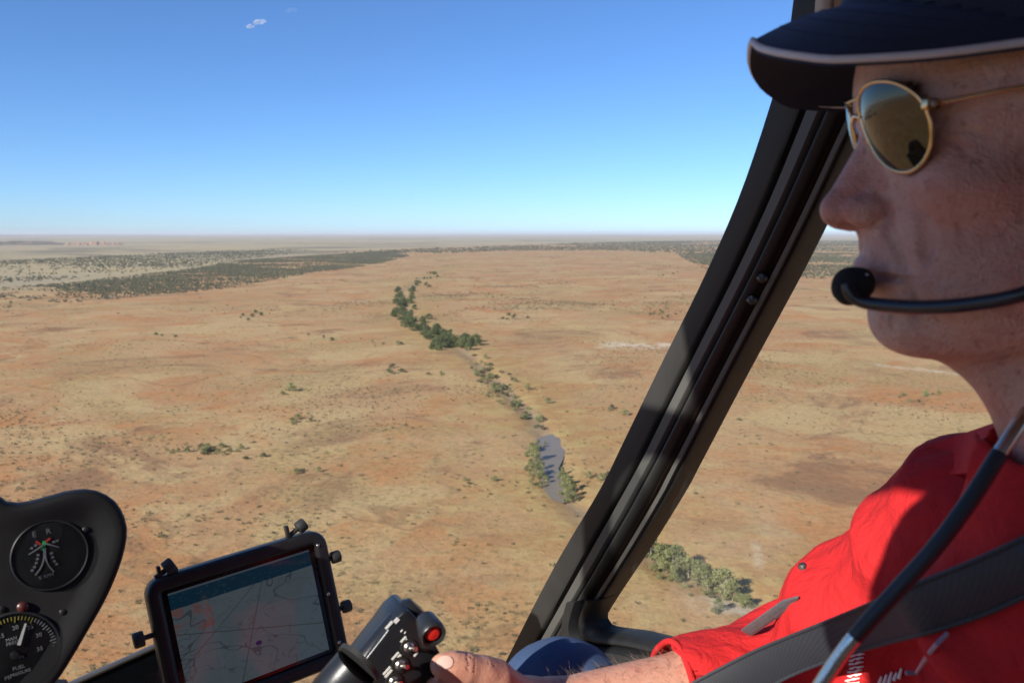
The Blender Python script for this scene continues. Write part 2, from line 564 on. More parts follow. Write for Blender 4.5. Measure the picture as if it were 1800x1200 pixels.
# creek line seen through the door window
for (px, py, s) in [(1130, 966, .8), (1144, 974, 1.1), (1156, 983, .7), (1166, 984, 1.15), (1172, 995, .65), (1186, 998, 1.2), (1198, 1005, .8), (1186, 1014, .6),
                    (1210, 1008, 1.15), (1224, 1017, .9), (1240, 1023, 1.1), (1243, 1037, .55), (1258, 1032, .85), (1272, 1040, 1.05),
                    (1288, 1046, .8), (1302, 1053, .6), (1314, 1058, .5), (1116, 958, .9), (1100, 950, 1.0)]:
    g = G(px, py + 3)
    plant_tree(KINDS_GUM, g[0], g[1], s * 1.0, 'olive green gum tree in the dense creek row below the door window', 'gum trees in the creek row below the door window')
for (px, py, s) in [(1150, 998, .5), (1176, 1016, .6), (1204, 1028, .5), (1250, 1046, .6), (1212, 1046, .35)]:
    g = G(px, py)
    plant_tree(KINDS_BUSH, g[0], g[1], s, 'low yellowish bush under the creek row below the door window', 'bushes under the creek row below the door window', 'bush', 'creek_bush')
for (px, py, s) in [(1262, 1070, .45), (1256, 1078, .35), (1150, 1000, .4), (1160, 1016, .35)]:
    g = G(px, py)
    plant_tree(KINDS_GUM, g[0], g[1], s, 'small gum sapling apart from the creek row below the door window', 'gum saplings beside the creek row', 'sapling', 'gum_sapling')
# trees round the waterhole
for (px, py, s) in [(936, 788, .7), (946, 782, .6), (929, 798, .6), (942, 803, .85), (933, 814, .6), (948, 818, .8), (940, 830, .95), (953, 836, .7), (936, 846, .5), (960, 842, .5), (950, 850, .4), (958, 774, .3),
                    (926, 822, .4)]:
    g = G(px, py + 4)
    plant_tree(KINDS_GUM, g[0], g[1], s * 0.9, 'green tree shading the far bank of the muddy waterhole', 'trees on the far bank of the waterhole')
for (px, py, s) in [(990, 836, .7), (994, 848, .8), (1001, 857, .75), (992, 862, .75), (1004, 868, .8), (996, 874, .6), (1010, 872, .55), (988, 826, .45)]:
    g = G(px, py + 4)
    plant_tree(KINDS_GUM, g[0], g[1], s * 0.95, 'green tree on the waterhole bank towards the windscreen pillar', 'trees on the pillar side of the waterhole')
# the dark thicket winding up the creek
path = [(760, 484, 10, 12), (742, 494, 12, 14), (712, 514, 16, 16), (706, 530, 18, 14), (712, 550, 22, 18), (735, 566, 26, 14), (752, 580, 26, 12), (770, 590, 22, 10), (795, 604, 36, 14), (815, 600, 26, 14)]
cnt = [10, 11, 14, 14, 19, 17, 14, 12, 19, 12]
for ci, ((cx, cy, wx, wy), n) in enumerate(zip(path, cnt)):
    where, grp = [('in the thin far tail of the creek thicket', 'far tail of the creek thicket'), ('at the bend of the creek thicket', 'bend of the creek thicket'), ('in the broad middle of the creek thicket', 'middle of the creek thicket'), ('in the last clump of the creek thicket, towards the waterhole', 'waterhole end of the creek thicket')][min(3, (0, 0, 1, 1, 2, 2, 2, 3, 3, 3)[ci])]
    for k in range(n):
        g = G(cx + float(rng.uniform(-wx, wx)), cy + 3 + float(rng.uniform(-wy, wy)) * 0.6)
        s = float(rng.uniform(0.7, 1.25)) * (0.75 if cy < 500 else 1.0)
        plant_tree(KINDS_DARK, g[0], g[1], s, 'dark green tree ' + where, grp, name='creek_tree')
# low yellow-green growth on the creek flat between thicket and waterhole, and stray trees on the plain
for k in range(84):
    t = float(rng.uniform(0, 1))
    cx = np.interp(t, [0, .4, .7, 1], [838, 872, 905, 945]); cy = np.interp(t, [0, .4, .7, 1], [632, 672, 705, 750])
    g = G(cx + float(rng.normal(0, 15)), cy + float(rng.normal(0, 6)))
    plant_tree(KINDS_BUSH, g[0], g[1], float(rng.uniform(0.4, 1.35)), 'low green bush on the creek flat between thicket and waterhole', 'bushes on the creek flat', 'bush', 'creek_bush')
strays = [(683, 650, .7, 4), (765, 655, .6, 3), (525, 685, .7, 2), (525, 738, .5, 4), (1092, 722, .55, 3), (440, 552, .7, 6), (690, 600, .6, 4), (900, 555, .5, 7), (1165, 548, .6, 8),
          (375, 785, .5, 9), (345, 792, .45, 7), (415, 790, .4, 5), (535, 825, .4, 4), (830, 842, .4, 3), (1050, 838, .5, 3), (650, 598, .5, 3), (1640, 690, .5, 4), (1590, 694, .4, 4),
          (1385, 672, .35, 3), (1275, 737, .35, 2), (290, 590, .5, 3), (1170, 480, .6, 5), (300, 790, .35, 4), (560, 590, .5, 3), (860, 690, .4, 4), (450, 800, .4, 4)]
for (cx, cy, s, n) in strays:
    for k in range(n):
        g = G(cx + float(rng.normal(0, 16)), cy + 4 + float(rng.normal(0, 3.5)))
        plant_tree(KINDS_BUSH if cy > 590 else KINDS_DARK, g[0], g[1], s * float(rng.uniform(1.0, 2.3) if cy > 590 else rng.uniform(0.5, 1.0)), ('olive bush in a loose drift of bushes on the open red plain' if n >= 5 else 'stray olive bush standing nearly alone on the open red plain') if cy > 590 else ('dark bush in a far drift level with the creek thicket' if n >= 5 else 'dark far bush nearly alone, level with the creek thicket'), ('drifts of bushes on the open plain' if n >= 5 else 'stray bushes on the open plain') if cy > 590 else ('far drifts of dark bushes' if n >= 5 else 'far stray dark bushes'), 'bush', 'plain_bush')


# ---- scrub: the nearest bushes one by one, the rest as one mass
def shrub_mesh(name, w, h, seed, n, leaf):
    r_ = np.random.default_rng(seed)
    k = 5
    cc = np.stack([r_.uniform(-.32, .32, k) * w, r_.uniform(-.32, .32, k) * w, r_.uniform(.3, .6, k) * h], 1)
    wh = r_.integers(0, k, n)
    d = r_.normal(size=(n, 3)); d /= np.linalg.norm(d, axis=1)[:, None]
    cen = cc[wh] + d * np.array([w * .26, w * .26, h * .34]) * r_.uniform(.3, 1, (n, 1))
    cen[:, 2] = np.maximum(cen[:, 2], 0.06)
    v, f = leaf_quads(cen, np.full(n, leaf), r_)
    return v, f, np.repeat(r_.uniform(0, 1, k)[wh], 4)


def cover_density(x, y):
    n1 = fbm(x / 95.0, y / 95.0, 61, 5)
    n2 = fbm(x / 420.0, y / 420.0, 67, 4)
    return sstep(n1, 0.43, 0.70) ** 1.5 * (0.15 + sstep(n2, 0.38, 0.62)) + 0.018


def scatter(n, r0, r1, dens, power):
    """Random plain points inside the camera's sector, denser where dens is higher."""
    out = []
    tot = 0
    while tot < n:
        a = rng.uniform(R(-42), R(42), 6000)
        u = rng.uniform(0, 1, 6000)
        q = (r0 ** power + u * (r1 ** power - r0 ** power)) ** (1 / power)
        x, y = q * np.sin(a), q * np.cos(a)
        keep = (rng.uniform(0, 1, 6000) < dens(x, y)) & ~in_poly(x, y, POOL)
        out.append(np.stack([x[keep], y[keep]], 1)); tot += int(keep.sum())
    return np.concatenate(out)[:n]


SHRUBS = []
for k, (w, h, n) in enumerate([(1.7, 0.8, 70), (1.2, 0.7, 55), (2.3, 0.9, 90), (0.9, 0.45, 45)]):
    v, f, tn = shrub_mesh('shrub', w, h, 300 + k, n, 0.16)
    me = mesh_from('shrub', v, f); tint_attr(me, tn); me.materials.append(m_scrub)
    SHRUBS.append(me)
near = scatter(4200, 165, 560, cover_density, 2.0)
order = np.argsort(np.hypot(near[:, 0], near[:, 1]))
pxs = 900 + FPX * near[:, 0] / near[:, 1]
solo = [i for i in order if -20 < pxs[i] < 1820][:230]
for i in solo:
    x, y = near[i]
    ki = int(rng.integers(4))
    o = link('shrub', SHRUBS[ki], None, None, label=('medium rounded scrub bush dotted on bare red earth', 'small upright scrub bush dotted on bare red earth', 'broad spreading scrub bush dotted on bare red earth', 'tiny flat scrub bush dotted on bare red earth')[ki], category='shrub', group=('medium', 'small', 'broad', 'tiny')[ki] + ' scrub bushes dotted on the near plain')
    s = float(rng.uniform(0.4, 1.25))
    o.location = (x, y, ground_z(x, y) - 0.04); o.rotation_euler = (0, 0, float(rng.uniform(0, 6.28))); o.scale = (s, s, s * float(rng.uniform(.7, 1.2)))


def mass(name, pts, base, smin, smax, mat, label, cat):
    """Thousands of bushes merged into one mesh."""
    n = len(pts)
    z = ground_height(pts[:, 0], pts[:, 1]) - 0.04
    V = []; F = []; T = []
    off = 0
    pick = rng.integers(0, len(base), n)
    for k, (v, f, tn) in enumerate(base):
        idx = np.nonzero(pick == k)[0]
        if not len(idx):
            continue
        a = rng.uniform(0, 6.28, len(idx)); s = rng.uniform(smin, smax, len(idx))
        ca, sa = np.cos(a)[:, None], np.sin(a)[:, None]
        x = (v[None, :, 0] * ca - v[None, :, 1] * sa) * s[:, None] + pts[idx, 0:1]
        y = (v[None, :, 0] * sa + v[None, :, 1] * ca) * s[:, None] + pts[idx, 1:2]
        zz = v[None, :, 2] * s[:, None] * rng.uniform(.7, 1.1, (len(idx), 1)) + z[idx][:, None]
        V.append(np.stack([x, y, zz], -1).reshape(-1, 3))
        F.append((f[None] + (np.arange(len(idx)) * len(v))[:, None, None]).reshape(-1, 4) + off)
        T.append(np.clip(tn[None] * .5 + rng.uniform(0, .6, (len(idx), 1)), 0, 1).ravel())
        off += len(idx) * len(v)
    me = mesh_from(name, np.concatenate(V), np.concatenate(F)); tint_attr(me, np.concatenate(T))
    return link(name, me, mat, None, kind='stuff', label=label, category=cat)


rest = near[[i for i in range(len(near)) if i not in set(solo)]]
base_s = [shrub_mesh('s', 1.6, 0.8, 400 + k, 26, 0.22) for k in range(4)]
base_m = [shrub_mesh('s', 2.0, 1.1, 410 + k, 12, 0.4) for k in range(4)]
base_t = [shrub_mesh('s', 0.55, 0.28, 420 + k, 6, 0.12) for k in range(3)]
mass('scrub', np.concatenate([rest, scatter(9000, 400, 1400, cover_density, 2.0)]), base_s, .45, 1.3, m_scrub, 'sparse low scrub scattered over the red plain', 'scrub')
mass('distant_scrub', scatter(15000, 1100, 5200, cover_density, 1.5), base_m, .8, 2.2, m_scrub, 'far scattered scrub fading out over the plain', 'scrub')
mass('grass_tufts', scatter(36000, 165, 700, lambda x, y: cover_density(x, y) * .8 + .08, 1.6), base_t, .6, 1.5, leaf_mat('dry_grass', (0.13, 0.10, 0.05), (0.33, 0.26, 0.13)), 'tiny dry grass tufts speckling the red soil', 'grass')


def belt(poly, n, patch):
    w = np.array([G(*p) for p in poly])
    lo, hi = w.min(0), w.max(0)
    out = []; tot = 0
    while tot < n:
        q = lo + rng.uniform(0, 1, (20000, 2)) * (hi - lo)
        ed = seg_dist(q[:, 0], q[:, 1], list(w) + [w[0]])
        d = sstep(fbm(q[:, 0] / patch, q[:, 1] / patch, 71, 5), 0.30, 0.54)
        d = np.maximum(d, 0.3 * sstep(fbm(q[:, 0] / 60.0, q[:, 1] / 60.0, 83, 3), 0.4, 0.6))
        q = q[in_poly(q[:, 0], q[:, 1], w) & (rng.uniform(0, 1, 20000) < d * (0.45 + 0.55 * sstep(ed, 0, patch * 0.3)))]
        out.append(q); tot += len(q)
    return np.concatenate(out)[:n]


m_wood = leaf_mat('woodland_leaves', (0.066, 0.075, 0.045), (0.175, 0.17, 0.10))
base_w = [shrub_mesh('s', 5.0, 4.6, 430 + k, 11, 1.5) for k in range(5)]
w1 = belt([(-260, 566), (-260, 520), (-120, 512), (0, 508), (120, 498), (330, 474), (420, 458), (560, 449), (700, 440), (720, 450), (660, 466), (560, 478), (470, 494), (420, 505), (330, 514), (200, 526), (100, 536)], 24000, 170.0)
w2 = belt([(600, 446), (700, 439), (900, 432), (1100, 425), (1300, 423), (1800, 424), (1800, 440), (1400, 446), (1250, 452), (1100, 441), (900, 441), (760, 447)], 16000, 420.0)
w3 = belt([(1185, 446), (1300, 444), (1500, 446), (1800, 448), (1800, 488), (1500, 490), (1400, 490), (1260, 486)], 15000, 260.0)
w4 = belt([(-60, 500), (-60, 462), (300, 445), (480, 438), (560, 440), (420, 458), (300, 476), (100, 494)], 5000, 300.0)
mass('woodland', w1, base_w, .55, 1.15, m_wood, 'grey-green woodland belt across the plain on the console side', 'woodland')
mass('woodland', w2, base_w, 1.4, 2.8, m_wood, 'thin dark line of woodland just under the skyline', 'woodland')
mass('woodland', w3, base_w, .8, 1.5, m_wood, 'grey-green woodland seen past the pillar beside the chin', 'woodland')
mass('woodland', w4, base_w, .7, 1.5, m_wood, 'scattered scrub trees over the pale far plain', 'woodland')

# ---- two small fair-weather clouds
m_cloud = bpy.data.materials.new('cloud_white'); m_cloud.use_nodes = True
nt = m_cloud.node_tree; b = nt.nodes['Principled BSDF']
b.inputs['Base Color'].default_value = (0.9, 0.92, 0.95, 1); b.inputs['Roughness'].default_value = 1.0
tr = nd(nt, 'ShaderNodeBsdfTransparent'); mx = nd(nt, 'ShaderNodeMixShader')
lw = nd(nt, 'ShaderNodeLayerWeight'); lw.inputs[0].default_value = 0.5
cn = noise(nt, nd(nt, 'ShaderNodeNewGeometry').outputs['Position'], 1 / 45.0, 5.0, 0.65)
nt.links.new(mth(nt, 'MULTIPLY', mth(nt, 'POWER', mth(nt, 'SUBTRACT', 1.0, lw.outputs['Facing']), 2.2), mth(nt, 'MULTIPLY', ramp(nt, cn, 0.3, 0.6), mth(nt, 'ADD', mth(nt, 'MULTIPLY', nd(nt, 'ShaderNodeAttribute', attribute_name='thickness').outputs['Fac'], 0.5), 0.0))), mx.inputs[0])
tl_ = nd(nt, 'ShaderNodeBsdfTranslucent'); tl_.inputs[0].default_value = (0.95, 0.96, 1.0, 1)
mt_ = nd(nt, 'ShaderNodeMixShader'); mt_.inputs[0].default_value = 0.5
nt.links.new(b.outputs[0], mt_.inputs[1]); nt.links.new(tl_.outputs[0], mt_.inputs[2])
nt.links.new(tr.outputs[0], mx.inputs[1]); nt.links.new(mt_.outputs[0], mx.inputs[2])
nt.links.new(mx.outputs[0], nt.nodes['Material Output'].inputs['Surface'])
for cl_pts, lab in (([(455, 39, 10, 4.5), (463, 37, 6, 3.5), (449, 41, 5, 3), (441, 46, 7, 3.5), (436, 48, 4, 2.5)], 'tiny bright double puff of cloud high in the blue sky'), ([(512, 18, 9, 3.5), (506, 20, 5, 2.5), (518, 17, 5, 2.5)], 'faint smudge of cloud beside the bright double puff')):
    bm = bmesh.new()
    for (x, y, a_, b_) in cl_pts:
        c0 = P(x, y, 9000.0); k_ = 9000.0 / FPX
        g = bmesh.ops.create_icosphere(bm, subdivisions=3, radius=1.0)
        for v in g['verts']:
            n_ = 1 + 0.35 * (fbm(np.array([v.co.x * 2.2 + x]), np.array([v.co.z * 2.2 + v.co.y * 1.7]), 5)[0] - .5)
            v.co = Vector((v.co.x * a_ * k_ * n_ + c0[0], v.co.y * a_ * k_ * n_ + c0[1], v.co.z * b_ * k_ * n_ + c0[2]))
    me = bpy.data.meshes.new('cloud'); bm.to_mesh(me); bm.free()
    me.polygons.foreach_set('use_smooth', np.ones(len(me.polygons), dtype=bool))
    ta = me.attributes.new('thickness', 'FLOAT', 'POINT'); ta.data.foreach_set('value', np.full(len(me.vertices), 1.0 if 'double puff of' in lab else 0.22, dtype=np.float32))
    link('cloud', me, m_cloud, None, label=lab, category='cloud')

# ---- air
m_haze = bpy.data.materials.new('haze_air'); m_haze.use_nodes = True
nt = m_haze.node_tree
nt.nodes.remove(nt.nodes['Principled BSDF'])
pvn = nd(nt, 'ShaderNodeVolumePrincipled')
pvn.inputs['Color'].default_value = (0.88, 0.92, 0.98, 1)
pvn.inputs['Density'].default_value = 2.9e-5
nt.links.new(pvn.outputs[0], nt.nodes['Material Output'].inputs['Volume'])
hz = 63000.0
hv = [(sx * hz, sy * hz, z_) for z_ in (-8.0, 172.0) for sx, sy in ((-1, -1), (1, -1), (1, 1), (-1, 1))]
link('haze', mesh_from('haze', hv, [(3, 2, 1, 0), (4, 5, 6, 7), (0, 1, 5, 4), (1, 2, 6, 5), (2, 3, 7, 6), (3, 0, 4, 7)]), m_haze, None, kind='stuff', label='thin pale heat haze over the plain', category='haze')

# ================================================================== THE HELICOPTER
HF = np.array([-0.6, 0.8, 0.0])          # heading of the cabin
HR = np.array([0.8, 0.6, 0.0])           # its right-hand side
HZ = np.array([0.0, 0.0, 1.0])


def H(h, r, z):
    """Cabin coordinates (forward, right, up from eye level) to world."""
    return EYE + h * HF + r * HR + z * HZ


def Pr(px, py, r):
    """Point at a pixel on the fore-and-aft plane r metres right of the camera."""
    d = _F + (px - 900.0) / FPX * _X + (600.0 - py) / FPX * _U
    return EYE + d * (r / float(d @ HR))


def spline(pts, n, closed=False):
    """Catmull-Rom through points, resampled evenly."""
    p = np.array(pts, float)
    if closed:
        q = np.concatenate([p[-1:], p, p[:2]])
    else:
        q = np.concatenate([2 * p[:1] - p[1:2], p, 2 * p[-1:] - p[-2:-1]])
    out = []
    for i in range(1, len(q) - 2):
        for t in np.linspace(0, 1, 24, endpoint=False):
            a, b_, c_, d = q[i - 1], q[i], q[i + 1], q[i + 2]
            out.append(0.5 * ((2 * b_) + (-a + c_) * t + (2 * a - 5 * b_ + 4 * c_ - d) * t * t + (-a + 3 * b_ - 3 * c_ + d) * t ** 3))
    if not closed:
        out.append(q[-2])
    out = np.array(out)
    loop = np.concatenate([out, out[:1]]) if closed else out
    L = np.concatenate([[0], np.cumsum(np.linalg.norm(np.diff(loop, axis=0), axis=1))])
    s = np.linspace(0, L[-1], n, endpoint=not closed)
    return np.stack([np.interp(s, L, loop[:, k]) for k in range(p.shape[1])], 1)


def sweep_rings(rings, closed_ring=True, cap=True):
    """Skin a list of equal-length rings of points."""
    n = len(rings[0]); v = [p for r_ in rings for p in r_]; f = []
    for i in range(len(rings) - 1):
        for k in range(n if closed_ring else n - 1):
            k2 = (k + 1) % n
            f.append((i * n + k, i * n + k2, (i + 1) * n + k2, (i + 1) * n + k))
    if cap and closed_ring:
        f.append(tuple(range(n))[::-1]); f.append(tuple((len(rings) - 1) * n + k for k in range(n)))
    return v, f


def pipe(points, radii, sides=14, n=None, closed=False):
    """Smooth round tube along a path, parallel-transported frame."""
    pts = np.array(points, float)
    if n:
        rr = np.array(radii if np.ndim(radii) else [radii] * len(pts), float)
        tt = np.linspace(0, 1, len(rr))
        pts = spline(pts, n, closed)
        radii = np.interp(np.linspace(0, 1, len(pts)), tt, rr)
    elif np.ndim(radii) == 0:
        radii = [radii] * len(pts)
    m = len(pts)
    tang = [(pts[(i + 1) % m] - pts[i - 1]) if closed else pts[min(i + 1, m - 1)] - pts[max(i - 1, 0)] for i in range(m)]
    tang = [t / (np.linalg.norm(t) + 1e-12) for t in tang]
    a = np.cross(tang[0], [0.1, 0.2, 1.0]); a /= np.linalg.norm(a)
    rings = []
    for i in range(m):
        a = a - tang[i] * (a @ tang[i]); a /= np.linalg.norm(a)
        b_ = np.cross(tang[i], a)
        rings.append([pts[i] + radii[i] * (math.cos(2 * math.pi * k / sides) * a + math.sin(2 * math.pi * k / sides) * b_) for k in range(sides)])
    if closed:
        # close with the least twisted match
        r0 = np.array(rings[0]); d = [np.sum((np.roll(r0, -s, 0) - np.array(rings[-1])) ** 2) for s in range(sides)]
        s = int(np.argmin(d)); rings.append(list(np.roll(r0, -s, 0)))
    return sweep_rings(rings, cap=not closed)


def bevel_mesh(v, f, width=0.002, seg=2, smooth=True, angle=35):
    bm = bmesh.new()
    vs = [bm.verts.new(tuple(p)) for p in v]
    for q in f:
        try:
            bm.faces.new([vs[i] for i in q])
        except ValueError:
            pass
    bmesh.ops.recalc_face_normals(bm, faces=bm.faces)
    if width > 0:
        es = [e for e in bm.edges if len(e.link_faces) == 2 and e.calc_face_angle(0) > R(angle)]
        bmesh.ops.bevel(bm, geom=es, offset=width, segments=seg, profile=0.5, affect='EDGES', clamp_overlap=True)
    me = bpy.data.meshes.new('part'); bm.to_mesh(me); bm.free()
    if smooth:
        me.polygons.foreach_set('use_smooth', np.ones(len(me.polygons), dtype=bool))
        me.set_sharp_from_angle(angle=R(40))
    return me


def box_vf(c, ax, ay, az, sx, sy, sz):
    v = [np.array(c) + ax * sx * i + ay * sy * j + az * sz * k for k in (-.5, .5) for (i, j) in ((-.5, -.5), (.5, -.5), (.5, .5), (-.5, .5))]
    return v, [(3, 2, 1, 0), (4, 5, 6, 7), (0, 1, 5, 4), (1, 2, 6, 5), (2, 3, 7, 6), (3, 0, 4, 7)]


def prism_vf(outline, o, ax, ay, az, z0, z1):
    """Extrude a 2-D outline (in ax, ay) from z0 to z1 along az."""
    n = len(outline)
    v = [o + ax * p[0] + ay * p[1] + az * z0 for p in outline] + [o + ax * p[0] + ay * p[1] + az * z1 for p in outline]
    f = [tuple(range(n))[::-1], tuple(range(n, 2 * n))] + [(i, (i + 1) % n, n + (i + 1) % n, n + i) for i in range(n)]
    return v, f


def round_rect(w, h, r_, seg=6):
    out = []
    for cx, cy, a0 in ((w / 2 - r_, h / 2 - r_, 0), (-w / 2 + r_, h / 2 - r_, 90), (-w / 2 + r_, -h / 2 + r_, 180), (w / 2 - r_, -h / 2 + r_, 270)):
        for k in range(seg + 1):
            a = R(a0 + 90 * k / seg)
            out.append((cx + r_ * math.cos(a), cy + r_ * math.sin(a)))
    return out


def frame_vf(w, h, r_, rim, o, ax, ay, az, z0, z1):
    """Rounded rectangular ring."""
    A = round_rect(w, h, r_); B = round_rect(w - 2 * rim, h - 2 * rim, max(0.001, r_ - rim))
    n = len(A); v = []
    for ring in (A, B):
        for z_ in (z0, z1):
            v += [o + ax * p[0] + ay * p[1] + az * z_ for p in ring]
    f = []
    for i in range(n):
        j = (i + 1) % n
        f += [(i, j, n + j, n + i), (2 * n + j, 2 * n + i, 3 * n + i, 3 * n + j), (n + i, n + j, 3 * n + j, 3 * n + i), (j, i, 2 * n + i, 2 * n + j)]
    return v, f


def lathe_vf(prof, o, ax, ay, az, seg=20):
    """Revolve (radius, height) about az."""
    rings = [[o + az * h_ + r_ * (math.cos(2 * math.pi * k / seg) * ax + math.sin(2 * math.pi * k / seg) * ay) for k in range(seg)] for r_, h_ in prof]
    return sweep_rings(rings)


def rel(v, parent):
    """Coordinates relative to an unrotated parent."""
    o = np.array(parent.location)
    return [np.array(p) - o for p in v]


def part(name, vf, mat, parent, bev=0.0, smooth=True, seg=2, angle=35, **props):
    v, f = vf
    return link(name, bevel_mesh(rel(v, parent) if parent and parent.parent is None else v, f, bev, seg, smooth, angle), mat, parent, **props)


def sub(name, vf, mat, parent, root, bev=0.0, smooth=True, **props):
    """Sub-part: coordinates relative to the root thing (parts sit at their root's origin)."""
    v, f = vf
    return link(name, bevel_mesh(rel(v, root), f, bev, 2, smooth), mat, parent, **props)


m_frame = simple_mat('dark_grey_painted_frame', (0.021, 0.021, 0.021), 0.55, var=0.25, vscale=25, bump_s=0.15, bump_scale=900, bump_d=0.0005)
m_frame2 = simple_mat('mid_grey_frame', (0.068, 0.068, 0.065), 0.45, var=0.22, vscale=30, bump_s=0.12, bump_scale=700, bump_d=0.0005)  # mid grey, paler than m_frame, for door post and window trim
m_rubber = simple_mat('black_rubber', (0.010, 0.010, 0.010), 0.6, var=0.3, vscale=60)
m_brown = simple_mat('brown_edge_seal', (0.06, 0.032, 0.018), 0.6, var=0.3)
m_black = simple_mat('black_plastic', (0.016, 0.017, 0.019), 0.38, var=0.25, vscale=50, bump_s=0.2, bump_scale=1200, bump_d=0.0004)
m_panel = simple_mat('matt_black_panel', (0.0065, 0.0065, 0.0075), 0.62, var=0.25, vscale=30, bump_s=0.2, bump_scale=1500, bump_d=0.0003, spec=0.3)
m_liner = simple_mat('tan_headlining', (0.24, 0.14, 0.085), 0.85, var=0.18, vscale=20, bump_s=0.3, bump_scale=500, bump_d=0.0008)
m_piping = simple_mat('beige_piping', (0.50, 0.42, 0.34), 0.75, var=0.15)
m_steel = simple_mat('bright_steel', (0.62, 0.60, 0.56), 0.28, metal=1.0, var=0.1)
m_cabin = simple_mat('grey_cabin_trim', (0.09, 0.088, 0.085), 0.8, var=0.15, vscale=15)
m_white = simple_mat('white_marking', (0.72, 0.72, 0.70), 0.6, var=0.1, vscale=200)


def glass_mat(name, dust, tint=(0.97, 0.985, 0.985), dust_scale=3.0):
    m = bpy.data.materials.new(name); m.use_nodes = True
    nt = m.node_tree; nt.nodes.remove(nt.nodes['Principled BSDF'])
    tr = nd(nt, 'ShaderNodeBsdfTransparent'); tr.inputs[0].default_value = (*tint, 1)
    gl = nd(nt, 'ShaderNodeBsdfGlossy'); gl.inputs['Roughness'].default_value = 0.02
    gl.inputs['Color'].default_value = (0.9, 0.95, 1, 1)
    lw = nd(nt, 'ShaderNodeLayerWeight'); lw.inputs[0].default_value = 0.12
    mx = nd(nt, 'ShaderNodeMixShader')
    nt.links.new(mth(nt, 'MULTIPLY', lw.outputs['Fresnel'], 0.45), mx.inputs[0])
    nt.links.new(tr.outputs[0], mx.inputs[1]); nt.links.new(gl.outputs[0], mx.inputs[2])
    df = nd(nt, 'ShaderNodeBsdfDiffuse'); df.inputs[0].default_value = (0.75, 0.74, 0.72, 1)
    g = nd(nt, 'ShaderNodeNewGeometry').outputs['Position']
    mp = nd(nt, 'ShaderNodeMapping'); mp.inputs['Scale'].default_value = (1.0, 1.0, 0.35); nt.links.new(g, mp.inputs[0])
    d1 = ramp(nt, noise(nt, mp.outputs[0], dust_scale, 6.0, 0.6, 0.8), 0.52, 0.75)
    d2 = ramp(nt, noise(nt, g, 420.0, 2.0), 0.70, 0.80)
    mx2 = nd(nt, 'ShaderNodeMixShader')
    nt.links.new(mth(nt, 'ADD', mth(nt, 'MULTIPLY', d1, dust), mth(nt, 'MULTIPLY', d2, dust * 0.6)), mx2.inputs[0])
    nt.links.new(mx.outputs[0], mx2.inputs[1]); nt.links.new(df.outputs[0], mx2.inputs[2])
    nt.links.new(mx2.outputs[0], nt.nodes['Material Output'].inputs['Surface'])
    return m


m_glass = glass_mat('windscreen_acrylic', 0.032, dust_scale=2.2)
m_glass2 = glass_mat('door_acrylic', 0.055, dust_scale=5.0)

heli = empty('helicopter', tuple(H(0.1, 0.15, -1.05)), label='helicopter cabin in flight, black window pillar and clear bubble windscreen', category='helicopter')

# ---- windscreen pillar with door frame: cross-section swept between its two edges
LE = [(1424, -160), (1411, -80), (1400, 0), (1392, 60), (1368, 160), (1308, 341), (1243, 490), (1168, 641), (1100, 780), (1060, 860), (979, 996), (893, 1163), (840, 1270), (760, 1420)]
RE = [(1655, -160), (1634, -40), (1600, 40), (1560, 125), (1503, 235), (1438, 370), (1378, 490), (1287, 661), (1205, 820), (1180, 868), (1121, 965), (1056, 1064), (1010, 1145), (915, 1310)]
L3 = spline([Pr(x, y, 0.735) for x, y in LE], 60)
R3 = spline([Pr(x, y, 0.745) for x, y in RE], 60)
inw = -HR                                    # towards the cabin


def pillar_strip(name, prof, mat, parent=heli, back=-0.02, lo=0, hi=60, bev=0.0):
    """prof: (fraction across, metres proud of the door plane)."""
    rings = []
    for i in range(lo, hi):
        ring = [L3[i] + (R3[i] - L3[i]) * f_ + inw * o_ for f_, o_ in prof]
        ring += [L3[i] + (R3[i] - L3[i]) * prof[-1][0] + inw * back, L3[i] + (R3[i] - L3[i]) * prof[0][0] + inw * back]
        rings.append(ring)
    v, f = sweep_rings(rings)
    return part(name, (v, f), mat, parent, bev, True, angle=50)


def arc(f0, f1, o0, o1, n=7):
    return [(f0 + (f1 - f0) * k / (n - 1), o0 + (o1 - o0) * math.sin(math.pi * k / (n - 1)) ** 0.6) for k in range(n)]


